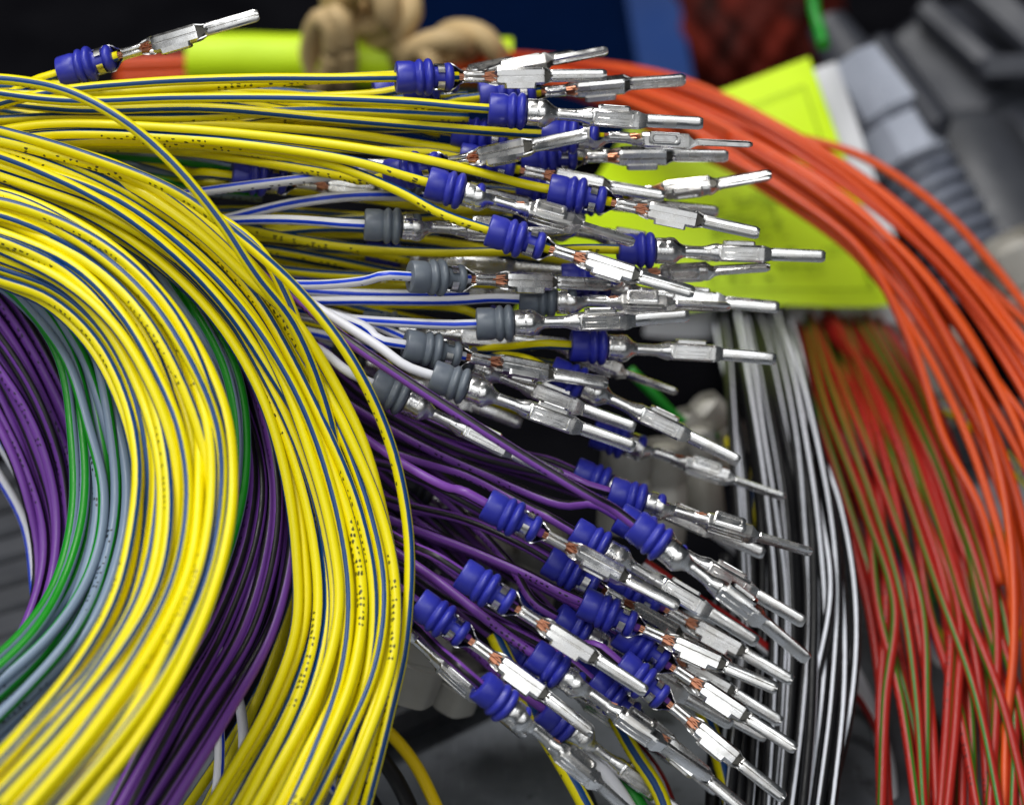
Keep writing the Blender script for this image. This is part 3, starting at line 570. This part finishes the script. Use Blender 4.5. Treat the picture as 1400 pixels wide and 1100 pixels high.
# ---------------------------------------------------------------- let neighbouring strands push each other apart
def relax(iters=36):
    P = np.vstack([w_['path'] for w_ in WIRES]); n = len(P)
    sid = np.concatenate([[k] * len(w_['path']) for k, w_ in enumerate(WIRES)]); rad = np.concatenate([[w_['r']] * len(w_['path']) for w_ in WIRES])
    pin = np.concatenate([w_['pin'] for w_ in WIRES])
    OP, OR, OS = [], [], []
    for k, w_ in enumerate(WIRES):
        if w_['T']:
            a, x = w_['T']
            for q in np.arange(0, 24.5, .9):
                OP.append(a + x * q); OR.append(2.0 if q < 4.6 else 1.55 if q < 7 else .8 if q < 11 else 1.1 if q < 18 else .65); OS.append(k)
    no = len(OP); P = np.vstack([P, OP]); sid = np.concatenate([sid, OS]); rad = np.concatenate([rad, OR]); pin = np.concatenate([pin, np.ones(no, bool)])
    isob = np.zeros(n + no, bool); isob[n:] = True; P0 = P.copy()
    same = np.zeros(n + no, bool); same[1:] = (sid[1:] == sid[:-1]); same[n:] = False
    first = ~same; nxt = np.roll(same, -1)
    cell = 2.75
    for it in range(iters):
        if it % 4 == 0:
            C = np.floor((P - P.min(0)) / cell).astype(np.int64) + 1; dim = C.max(0) + 2
            key = (C[:, 0] * dim[1] + C[:, 1]) * dim[2] + C[:, 2]; o = np.argsort(key, kind='stable'); ks = key[o]; I, J = [], []
            for dx in (-1, 0, 1):
                for dy in (-1, 0, 1):
                    for dz in (-1, 0, 1):
                        if (dx, dy, dz) < (0, 0, 0): continue
                        kk = key + (dx * dim[1] + dy) * dim[2] + dz
                        lo = np.searchsorted(ks, kk, 'left'); hi = np.searchsorted(ks, kk, 'right'); cnt = hi - lo
                        tot = cnt.sum(); ii = np.repeat(np.arange(len(P)), cnt)
                        off = np.arange(tot) - np.repeat(np.cumsum(cnt) - cnt, cnt); jj = o[np.repeat(lo, cnt) + off]
                        if (dx, dy, dz) == (0, 0, 0): q = ii < jj; ii, jj = ii[q], jj[q]
                        q = (sid[ii] != sid[jj]) & ~(isob[ii] & isob[jj]); ii, jj = ii[q], jj[q]
                        q = np.linalg.norm(P[ii] - P[jj], axis=1) < 3.2; I.append(ii[q]); J.append(jj[q])
            I = np.concatenate(I); J = np.concatenate(J)
        T = np.zeros_like(P); T[:-1] += P[1:] - P[:-1]; T[~nxt] = 0; Tb = np.zeros_like(P); Tb[1:] = P[1:] - P[:-1]; Tb[first] = 0
        T = T + Tb; T /= np.maximum(np.linalg.norm(T, axis=1, keepdims=True), 1e-9)
        t = T[I]; ob = isob[I]; t[ob] = T[J][ob]
        d = P[J] - P[I]; al = (d * t).sum(1, keepdims=True); pe = d - al * t; l = np.linalg.norm(pe, axis=1); need = rad[I] + rad[J]
        q = (np.abs(al[:, 0]) < .95) & (l < need)
        push = np.where(q, (need - l) * .5, 0)[:, None] * pe / np.maximum(l, 1e-3)[:, None]
        wi = np.where(isob[J], 1.8, 1.)[:, None]; wj = np.where(isob[I], 1.8, 1.)[:, None]
        dP = np.zeros_like(P); cn = np.zeros(len(P))
        for ax in range(3):
            dP[:, ax] = np.bincount(J, (push * wj)[:, ax], len(P)) - np.bincount(I, (push * wi)[:, ax], len(P))
        cn = np.bincount(J, q, len(P)) + np.bincount(I, q, len(P)); dP /= np.maximum(cn * .6, 1)[:, None]
        dP[pin] = 0; P = P + dP
        D = P - P0
        for _ in range(14):
            Dm = np.roll(D, 1, 0); Dp = np.roll(D, -1, 0); Dm[first] = D[first]; Dp[~nxt] = D[~nxt]
            D2 = D * .5 + (Dm + Dp) * .25; D2[pin] = 0; D = D2
        P = P0 + D * .98
    k = 0
    for w_ in WIRES:
        m = len(w_['path']); w_['path'] = P[k:k + m]; k += m
relax()

# ---------------------------------------------------------------- build every wire
def tube(name, path, r, m, parent=None, sides=12, roll=0., twist=0.):
    P = path * MM; n = len(P); T = np.gradient(P, axis=0); T /= np.linalg.norm(T, axis=1, keepdims=True)
    c = -np.array(FWD); N = np.zeros_like(P); nv = c - T[0] * (c @ T[0]); nv /= np.linalg.norm(nv)
    for i in range(n):
        nv = nv - T[i] * (nv @ T[i]); nv /= np.linalg.norm(nv); N[i] = nv
    Bn = np.cross(T, N); a = np.arange(sides) * math.tau / sides
    V = (P[:, None, :] + r * MM * (np.cos(a)[None, :, None] * N[:, None, :] + np.sin(a)[None, :, None] * Bn[:, None, :])).reshape(-1, 3)
    i, j = np.meshgrid(np.arange(n - 1), np.arange(sides), indexing='ij'); i = i.ravel(); j = j.ravel(); j1 = (j + 1) % sides
    Fc = np.stack([i * sides + j, i * sides + j1, (i + 1) * sides + j1, (i + 1) * sides + j], 1)
    s = np.concatenate([[0], np.cumsum(np.linalg.norm(np.diff(path, axis=0), axis=1))])
    u0 = .5 - roll + twist * s                               # roll = where the stripe sits round the wire, in turns from the viewer side
    U = np.stack([np.stack([u0[i] + j / sides, s[i]], 1), np.stack([u0[i] + (j + 1) / sides, s[i]], 1), np.stack([u0[i + 1] + (j + 1) / sides, s[i + 1]], 1), np.stack([u0[i + 1] + j / sides, s[i + 1]], 1)], 1)
    me = bpy.data.meshes.new(name); me.vertices.add(len(V)); me.vertices.foreach_set('co', V.ravel().astype(np.float32))
    cap = [tuple(range(sides - 1, -1, -1)), tuple(range((n - 1) * sides, n * sides))]
    nf = len(Fc); loops = np.concatenate([Fc.ravel(), cap[0], cap[1]]); me.loops.add(len(loops)); me.loops.foreach_set('vertex_index', loops.astype(np.int32))
    me.polygons.add(nf + 2); me.polygons.foreach_set('loop_start', np.concatenate([np.arange(nf) * 4, [nf * 4, nf * 4 + sides]]).astype(np.int32))
    l = me.uv_layers.new(name='UVMap'); me.materials.append(m)
    me.update(calc_edges=True)
    uv = np.zeros((len(loops), 2), np.float32); uv[:nf * 4] = U.reshape(-1, 2); l.data.foreach_set('uv', uv.ravel())
    me.polygons.foreach_set('use_smooth', [True] * nf + [False] * 2); me.validate()
    o = bpy.data.objects.new(name, me); COL.objects.link(o)
    if parent: o.parent = parent
    return o
for w_ in WIRES:
    kd = w_['kind']; base = {'yellow': .20, 'purple': .30, 'white': .14, 'plain_white': .36, 'black': .12, 'red': .2, 'greygreen': .22}.get(kd, 0)
    roll = rng.normal(0, .16) + base * rng.choice([-1, 1]); tw = rng.normal(0, .0016)
    if kd == 'white': roll = rng.choice([-1, 1]) * rng.uniform(.0, .11); tw *= .4
    if kd in ('greygreen', 'purple'): roll = rng.uniform(-.26, .26)
    if kd == 'black': roll = rng.uniform(-.24, .24); tw *= .6
    if kd in ('yellow', 'red'): roll = rng.choice([-1, 1]) * rng.uniform(.0, .22); tw *= .8
    if w_['term']:
        a, x = w_['T']; te = w_['term']
        root = empty('terminated_wire'); tag(root, w_['label'], 'terminated wire', 'wires ending in crimped terminals')
        tube('insulation', w_['path'], w_['r'], M[kd], root, roll=roll, twist=tw * .5)
        X = Vector(x); mid = Vector(a + x * 12) * MM; c = (cam.location - mid).normalized(); Z = (c - X * c.dot(X)).normalized()
        Z = Quaternion(X, R(w_['roll'])) @ Z; Y = Z.cross(X)
        mt = Matrix((X, Y, Z)).transposed().to_4x4(); mt.translation = Vector(a) * MM
        link('seal', proto('seal', te['seal']), root, mt); link('copper_strands', proto('copper_strands', 'copper'), root, mt)
        tm = link('terminal', proto('terminal', 'tin'), root, mt)
        bend = Matrix.Translation(Vector((212 * PX, 0, 0))) @ Matrix.Rotation(R(rng.normal(0, 2.2)), 4, 'Y') @ Matrix.Rotation(R(rng.normal(0, 1.4)), 4, 'Z') @ Matrix.Translation(Vector((-212 * PX, 0, 0)))
        link('blade', proto('blade', 'tin'), tm, bend); link('locking_window', proto('locking_window', 'tin'), tm); link('stamped_letter', proto('stamped_letter', 'tin'), tm)
    else:
        o = tube(w_['name'], w_['path'], w_['r'], M[kd], roll=roll, twist=tw); tag(o, w_['label'], w_['cat'], w_['group'])

# ---------------------------------------------------------------- surface, labels, background
def poly_slab(name, pts, th, m, label=None, cat=None, parent=None, kind=None, bev=.0):
    """outline of world points, thickened away from the camera"""
    c = sum(pts, Vector()) / len(pts); n = Vector((0, 0, 0))
    for i in range(len(pts)): n += (pts[i] - c).cross(pts[(i + 1) % len(pts)] - c)
    n.normalize(); n = n if n.dot(cam.location - c) > 0 else -n
    k = len(pts); v = list(pts) + [p - n * th * MM for p in pts]; f = [tuple(range(k)), tuple(range(2 * k - 1, k - 1, -1))] + [(i, (i + 1) % k, k + (i + 1) % k, k + i) for i in range(k)]
    o = mesh_obj(name, v, f, m, parent, smooth=False); tag(o, label, cat, None, kind)
    if bev:
        b = o.modifiers.new('bevel', 'BEVEL'); b.width = bev * MM; b.segments = 2
    return o
mb = MB(); mb.box((0, .25, -.01 + TZ * MM), (.9, .8, .01)); o = mb.build('table', M['table'], auto=30); tag(o, kind='structure')
mb = MB(); mb.box((0, 1.2, .5), (2.0, .02, 1.2)); o = mb.build('wall', M['backdrop'], auto=30); tag(o, kind='structure')
mb = MB(); mb.box((0, .3, -.60), (2.5, 2.0, .02)); o = mb.build('floor', M['backdrop'], auto=30); tag(o, kind='structure')

def bar_between(name, p, q, w_, h, m, parent=None, bev=.6):
    X = (q - p).normalized(); Z = Vector((0, 0, 1)); Y = Z.cross(X).normalized(); Z = X.cross(Y)
    mt = Matrix((X, Y, Z)).transposed(); L = (q - p).length
    mb = MB(); mb.box((0, 0, 0), (L / 2 / MM, w_ / 2, h / 2), bev=bev); mb.v = [Vector((p + q) / 2) / MM + mt @ v for v in mb.v]
    return mb.build(name, m, parent, scale=MM, auto=30)
shade_pts = [on_table(-400, 1000, 1.2), on_table(500, 1012, 1.2), on_table(800, 872, 1.2), on_table(1010, 800, 1.2), on_table(1190, 655, 1.2), on_table(1440, 560, 1.2), Vector((.9, .2, (TZ + 1.2) * MM)), Vector((.9, 1.0, (TZ + 1.2) * MM)), Vector((-.9, 1.0, (TZ + 1.2) * MM)), Vector((-.9, 0, (TZ + 1.2) * MM))]
n_ = len(shade_pts); low = Vector((0, 0, -1.2 * MM)); o = mesh_obj('shade_sheet', shade_pts + [p + low for p in shade_pts], [tuple(range(n_)), tuple(range(2 * n_ - 1, n_ - 1, -1))] + [(i, (i + 1) % n_, n_ + (i + 1) % n_, n_ + i) for i in range(n_)], M['rubber'], smooth=False); tag(o, 'black sheet standing in for the shade under the wires and beyond', 'mat')  # dark sheet added over the table where shade lies between the wires
root = empty('ribbed_mat', on_table(20, 800)); tag(root, 'dark grey ribbed plastic mat on the table under the coils at far left', 'mat')
for k in range(13):
    y0 = 650 + k * 34.5
    a = on_table(-60, y0 + 24, 2.0); b = on_table(230, y0 - 62, 2.0)
    X = (b - a).normalized(); o = bar_between('slat', a, b, 4.7, 2.4, M['mat_rib'], bev=.5); o.parent = root; o.matrix_parent_inverse = Matrix.Translation(-root.location)
o = bar_between('steel_bar', on_table(500, 1012, 2.5), on_table(800, 872, 2.5), 4.5, 5, M['bar'], bev=1.6); tag(o, 'dark steel bar lying on the table behind the lowest yellowish terminal', 'bar')
o = bar_between('steel_bar', on_table(1190, 655, 4), on_table(1440, 560, 4), 6, 7, M['bar'], bev=2.2); tag(o, 'bright edged steel bar seen behind the orange wires', 'bar')
o = bar_between('steel_bar', on_table(1050, 700, 4), on_table(1300, 600, 4), 4, 5, M['bar'], bev=1.6); tag(o, 'dark steel bar behind the red wires', 'bar')

# off-white rounded plugs behind the pins
def plug(x, y, d, x2, y2, r, label, mat='cap'):
    a = at(x, y, d) / MM; b = at(x2, y2, d + 4) / MM; X = (b - a).normalized(); L = (b - a).length; Z = Vector((0, 0, 1)); Y = Z.cross(X).normalized(); Z = X.cross(Y)
    mt = Matrix((X, Y, Z)).transposed(); mb = MB()
    prof = [(r * (1 - math.cos(q)) if q < math.pi / 2 else 0, r * math.sin(q)) for q in [R(3 + 87 * i / 8) for i in range(9)]]
    prof += [(L * .35, r * 1.03), (L * .37, r * .95), (L * .42, r * .95), (L * .44, r * 1.04), (L, r)]
    mb.lathe(prof, 28, flute=lambda xx, t_: .035 * math.cos(t_ * math.tau * 6)); mb.v = [a + mt @ v for v in mb.v]
    o = mb.build('plastic_plug', M[mat], scale=MM, auto=50); return tag(o, label, 'plug', 'off-white plastic plugs behind the pins')
plug(858, 604, 388, 850, 720, 3.1, 'off-white rounded plug directly above the blue seals, left of its twin')
plug(908, 606, 391, 905, 740, 2.9, 'off-white rounded plug with a dirty spot, between two others')
plug(950, 585, 395, 965, 700, 2.6, 'shaded plug right of the dirty one under a flat pin')
plug(925, 572, 399, 985, 650, 2.4, 'greyish plug with round head beneath the slanting flat pin')
plug(958, 555, 406, 1010, 610, 2.6, 'dim plug beside the black and white wires')
plug(690, 735, 382, 640, 800, 2.8, 'plug hidden among the purple wires')
plug(745, 720, 382, 720, 830, 3.2, 'plug in shade behind the centre purple wires')
plug(1250, 455, 440, 1230, 640, 8.5, 'big dim plug behind the orange and red wires')
plug(590, 860, 364, 560, 950, 3.0, 'plug lying beside the outer yellow coil at bottom')
plug(1378, 330, 440, 1440, 460, 5.0, 'pale plug at the right edge under the orange wires')
plug(640, 900, 370, 620, 960, 2.8, 'dim plug behind the lowest purple wire')

# lime label: curved sheet with a white backing sheet
def sheet(name, corners, nu, nv, m, parent, zf, th=.12):
    (a, b, c, d) = corners; V = []
    for i in range(nu + 1):
        for j in range(nv + 1):
            u, v = i / nu, j / nv
            p = [((a[k] * (1 - u) + b[k] * u) * (1 - v) + (d[k] * (1 - u) + c[k] * u) * v) for k in range(3)]
            p = zf(u, v, p); V.append(at(*p))
    n = len(V); F_ = []
    for i in range(nu):
        for j in range(nv):
            q = i * (nv + 1) + j; F_.append((q, q + 1, q + nv + 2, q + nv + 1))
    nn = FWD * th * MM; V2 = V + [p + nn for p in V]; F2 = F_ + [tuple(x + n for x in f[::-1]) for f in F_]
    edge = [i * (nv + 1) for i in range(nu + 1)]; e = [j for j in range(nv + 1)] + [i * (nv + 1) + nv for i in range(1, nu + 1)] + [nu * (nv + 1) + j for j in range(nv - 1, -1, -1)] + [i * (nv + 1) for i in range(nu - 1, 0, -1)]
    for k in range(len(e)): a_, b_ = e[k], e[(k + 1) % len(e)]; F2.append((a_, a_ + n, b_ + n, b_))
    return mesh_obj(name, V2, F2, m, parent, smooth=True, auto=40)
tg = empty('paper_label', at(1000, 300, 425)); tag(tg, 'lime paper label on white backing, orange wires lying across it', 'label')
def parent_keep(o, p): o.parent = p; o.matrix_parent_inverse = Matrix.Translation(-p.location)
def wav(u, v, p):
    return [p[0], p[1] + 7 * math.sin(u * 8.0) * v * v + 6 * math.sin(u * math.pi) * v, p[2] + 2.5 * math.sin(u * 5) * v - 3 * math.sin(v * math.pi)]
o = sheet('lime_sheet', [(860, 172, 436), (1106, 78, 444), (1226, 410, 434), (700, 432, 420)], 30, 20, M['lime'], None, wav); parent_keep(o, tg)
o = sheet('backing_sheet', [(890, 175, 439), (1143, 84, 447), (1262, 432, 438), (880, 458, 428)], 30, 20, M['white_paper'], None, lambda u, v, p: [wav(u, v, p)[0], wav(u, v, p)[1], wav(u, v, p)[2] + 1.2]); parent_keep(o, tg)
# faint print on the label
tgc = [(860, 172, 436), (1106, 78, 444), (1226, 410, 434), (700, 432, 420)]
def on_tag(u, v, lift=.6):
    a, b, c, d = tgc; p = [((a[k] * (1 - u) + b[k] * u) * (1 - v) + (d[k] * (1 - u) + c[k] * u) * v) for k in range(3)]; p = wav(u, v, p); p[2] -= lift; return at(*p)
def ink_strip(pts, w_=.008):
    V, F_ = [], []
    for k, (u, v) in enumerate(pts):
        a = pts[max(k - 1, 0)]; b = pts[min(k + 1, len(pts) - 1)]; dx, dy = b[0] - a[0], b[1] - a[1]; l = math.hypot(dx, dy) or 1; V += [on_tag(u - dy / l * w_, v + dx / l * w_), on_tag(u + dy / l * w_, v - dx / l * w_)]
    return V, [(2 * k, 2 * k + 1, 2 * k + 3, 2 * k + 2) for k in range(len(pts) - 1)]
V, F_ = [], []
def addi(pts, w_=.003):
    v, f = ink_strip(pts, w_); b = len(V); V.extend(v); F_.extend([tuple(q + b for q in x) for x in f])
ln = lambda a, b, n=10: [(a[0] + (b[0] - a[0]) * i / n, a[1] + (b[1] - a[1]) * i / n) for i in range(n + 1)]
addi(ln((.08, .93), (.95, .93)), .003); addi(ln((.93, .1), (.95, .93)), .003); addi(ln((.08, .14), (.93, .1)), .0025); addi(ln((.50, .80), (.52, .93)), .0015)
rr_ = random.Random(5)
for row in (.70, .76, .83, .88):
    u = .55
    while u < .9:
        q = rr_.uniform(.008, .03)
        if rr_.random() < .6: addi(ln((u, row + rr_.uniform(-.004, .004)), (u + q, row + rr_.uniform(-.004, .004)), 3), rr_.uniform(.004, .009))
        u += q + .008
for q in range(70):                                        # smudged grey patch of print
    x_, y_, d_ = rr_.uniform(.50, .72), .50 + .02 * rr_.randint(0, 8), rr_.uniform(.008, .03)
    addi([(x_, y_), (x_ + d_, y_)], .005)
addi([(.545 + .022 * math.cos(t_ * math.tau / 16), .87 + .03 * math.sin(t_ * math.tau / 16)) for t_ in range(17)], .0018)
addi([(.60 + .022 * math.cos(t_), .87 + .03 * math.sin(t_)) for t_ in [R(50 + 26 * i) for i in range(11)]], .0018); addi(ln((.573, .84), (.573, .90), 3), .0018)
o = mesh_obj('faint_print', V, F_, M['ink'], smooth=False); parent_keep(o, tg)

# rolled lime label round the orange bundle at the top left, tied with rubber bands
def roll_px(x0, y0, x1, y1, d, rpx, n=24, seg=26, f0=0, f1=360, wob=0.):
    a, b = at(x0, y0, d), at(x1, y1, d); X = (b - a).normalized(); Z = -FWD; Z = (Z - X * Z.dot(X)).normalized(); Y = Z.cross(X); r = rpx * d / F * MM
    return [[a.lerp(b, i / seg) + (Y * math.cos(R(f0 + (f1 - f0) * k / n)) + Z * math.sin(R(f0 + (f1 - f0) * k / n))) * r * (1 + wob * math.sin(i * 1.3 + k * .5)) for k in range(n + 1)] for i in range(seg + 1)]
mb = MB(); s1 = roll_px(257, 80, 700, 88, 444, 36, f0=-20, f1=335, wob=.012); mb.loft([[v for v in q] + [v + FWD * .00012 for v in q[::-1]] for q in s1])
o = mb.build('rolled_label', M['lime'], auto=40); tag(o, 'lime label rolled round the orange bundle at the top, tied by rubber bands', 'label')
V, F_ = [], []
for k in range(14):
    x = 300 + k * 20 + rr_.uniform(-4, 4)
    if not (430 < x < 480):
        for r_ in range(2):
            y = 62 + r_ * 22 + rr_.uniform(-3, 3); h = rr_.uniform(3, 9); v = [at(x, y, 436.8 + (1.6 if r_ == 0 else -1.) * .2), at(x + 1.6, y, 436.8), at(x + 1.6, y + h, 436.8), at(x, y + h, 436.8)]
def loop_band(x, y, d, rx, ry, thick, tilt, label, nx=1.0, wig=0.):
    pts = []
    for k in range(26):
        a = math.tau * k / 25; px = x + rx * math.cos(a) * math.cos(R(tilt)) - ry * math.sin(a) * math.sin(R(tilt)); py = y + rx * math.cos(a) * math.sin(R(tilt)) + ry * math.sin(a) * math.cos(R(tilt))
        pts.append((px + wig * math.sin(3 * a), py + wig * math.cos(2 * a + 1), d - 5.0 * nx * math.cos(a + 1.2)))
    o = tube('rubber_band', catmull([A(*p) for p in pts]), thick, M['rubber_band'], sides=14); return tag(o, label, 'rubber band', 'beige rubber bands tied round the bundle')
loop_band(440, 70, 438, 16, 46, 1.6, 4, 'wide beige rubber band upright round the rolled lime label, left strand')
loop_band(463, 66, 437, 12, 48, 1.5, -6, 'beige rubber band right beside the first upright one')
loop_band(505, 14, 436, 34, 26, 2.0, 20, 'beige rubber band knot at the top edge', wig=6)
loop_band(530, 30, 438, 22, 34, 1.8, 50, 'beige rubber band loop hanging from the knot', wig=5)
loop_band(488, 0, 440, 30, 22, 1.8, -30, 'beige rubber band loop cut by the top edge', wig=5)
loop_band(600, 72, 436, 42, 16, 1.7, -18, 'beige rubber band loop lying above the top blue seal', wig=3)
loop_band(645, 66, 438, 40, 18, 1.7, 14, 'beige rubber band loop farthest right, behind silver pins', wig=4)
loop_band(570, 90, 437, 28, 20, 1.5, 30, 'beige rubber band end curled over the rolled label', wig=4)

# blue bin, dark red sack
bn = empty('plastic_bin', at(720, 60, 560)); tag(bn, 'dark blue plastic bin, its corner edge painted lighter as if lit, behind everything at top', 'bin')
o = poly_slab('side_panel', [at(540, -70, 525), at(872, -70, 520), at(905, 190, 502), at(530, 190, 506)], 4, M['bin'], bev=1.); parent_keep(o, bn)
o = poly_slab('corner_post', [at(858, -70, 516), at(902, -70, 514), at(944, 160, 496), at(898, 160, 498)], 9, M['lit_rim'], bev=1.6); parent_keep(o, bn)
mb = MB(); n = 30; secs = []
def sack_p(u, v):
    x = 885 + u * 260 + v * 30; y = -90 + v * 280; return at(x, y, 518 - 22 * math.sin(math.pi * u) ** .6 * math.sin(math.pi * min(1, v * .8 + .1)) + 1.6 * math.sin(u * 34) * math.cos(v * 26))
mb.loft([[sack_p(u / n, v / n) for v in range(n + 1)] + [sack_p(u / n, v / n) + FWD * .02 for v in range(n, -1, -1)] for u in range(n + 1)])
o = mb.build('mesh_sack', M['sack'], auto=180); tag(o, 'dark red mesh sack between the blue bin and the grey conduit', 'sack')

# grey conduit fittings at top right
def rod(name, x0, y0, d0, x1, y1, d1, prof, mat, n=28, flute=None, parent=None, spin=0.):
    a, b = at(x0, y0, d0) / MM, at(x1, y1, d1) / MM; X = (b - a).normalized(); L = (b - a).length; Z = -FWD; Z = (Z - X * Z.dot(X)).normalized(); Z = Quaternion(X, R(spin)) @ Z; Y = Z.cross(X)
    mt = Matrix((X, Y, Z)).transposed(); mb = MB(); mb.lathe([(q[0] * L, q[1]) for q in prof], n, flute=flute); mb.v = [a + mt @ v for v in mb.v]
    o = mb.build(name, M[mat], scale=MM, auto=38)
    if parent: parent_keep(o, parent)
    return o, a, mt, L
cf = empty('cable_fitting', at(1230, 220, 455)); tag(cf, 'slim silver-grey ribbed plastic fitting leaning beside the white label backing', 'fitting')
hexf = lambda x, t_: .07 * abs(math.cos(t_ * math.tau * 3))
rod('front_cap', 1128, 30, 466, 1172, 98, 462, [(0, 1.5), (.06, 3.2), (.5, 3.8), (1, 4.6)], 'conduit', parent=cf)
rod('hex_collar', 1172, 82, 458, 1222, 168, 455, [(0, 4.6), (.04, 5.6), (.92, 5.9), (1, 5.0)], 'bright', n=8, parent=cf)
rod('spine', 1196, 52, 456, 1290, 186, 452, [(0, 1.0), (.05, 2.3), (.9, 2.6), (1, 1.)], 'conduit', n=10, parent=cf)
rod('hex_collar', 1218, 172, 456, 1250, 232, 454, [(0, 4.9), (.08, 6.1), (.9, 6.1), (1, 5.0)], 'bright', n=8, parent=cf, spin=14)
pr = [(0, 5.)]
for k in range(9):
    x = k / 9; pr += [(x + .012, 5.7), (x + .035, 6.5), (x + .075, 6.5), (x + .098, 5.7)]
pr += [(1, 5)]
rod('ribbed_sleeve', 1238, 214, 457, 1352, 402, 452, pr, 'silver', n=26, parent=cf)
cf = empty('cable_gland', at(1320, 130, 490)); tag(cf, 'big dark grey cylindrical plastic connector blurred in the top right corner', 'connector')
rod('barrel', 1240, 70, 500, 1392, 250, 490, [(0, 6), (.02, 11.2), (.06, 12.6), (.70, 13.0), (.72, 12.2), (.74, 12.2), (.76, 13.4), (1, 13.4)], 'conduit', n=40, parent=cf)
pr = [(0, 13.)]
for k in range(7):
    x = k / 7; pr += [(x + .01, 11.2), (x + .05, 13.2), (x + .09, 13.2), (x + .12, 11.2)]
pr += [(1, 11)]
rod('ribbed_tail', 1392, 250, 490, 1520, 440, 480, pr, 'conduit', n=36, parent=cf)
def bar_px(name, x0, y0, d0, x1, y1, d1, w_, h, mat, parent):
    a, b = at(x0, y0, d0) / MM, at(x1, y1, d1) / MM; X = (b - a).normalized(); L = (b - a).length; Z = -FWD; Z = (Z - X * Z.dot(X)).normalized(); Y = Z.cross(X); mt = Matrix((X, Y, Z)).transposed()
    mb = MB(); mb.box((L / 2, 0, 0), (L / 2, w_ / 2, h / 2), bev=.9); mb.v = [a + mt @ v for v in mb.v]; o = mb.build(name, M[mat], scale=MM, auto=30); parent_keep(o, parent); return o
bar_px('latch_rail', 1262, 12, 486, 1366, 104, 480, 4.0, 6, 'conduit', cf); bar_px('latch_rail', 1330, -20, 484, 1440, 78, 478, 5.5, 6, 'conduit', cf)
bar_px('latch_bridge', 1340, 96, 478, 1440, 92, 478, 4., 5, 'conduit', cf)
cd = rod('dark_sleeve', 1290, 200, 478, 1420, 440, 462, [(0, 9), (.1, 11.5), (1, 11.5)], 'mat_rib', n=24)[0]; tag(cd, 'nearly black cable sleeve between the two grey fittings', 'sleeve')
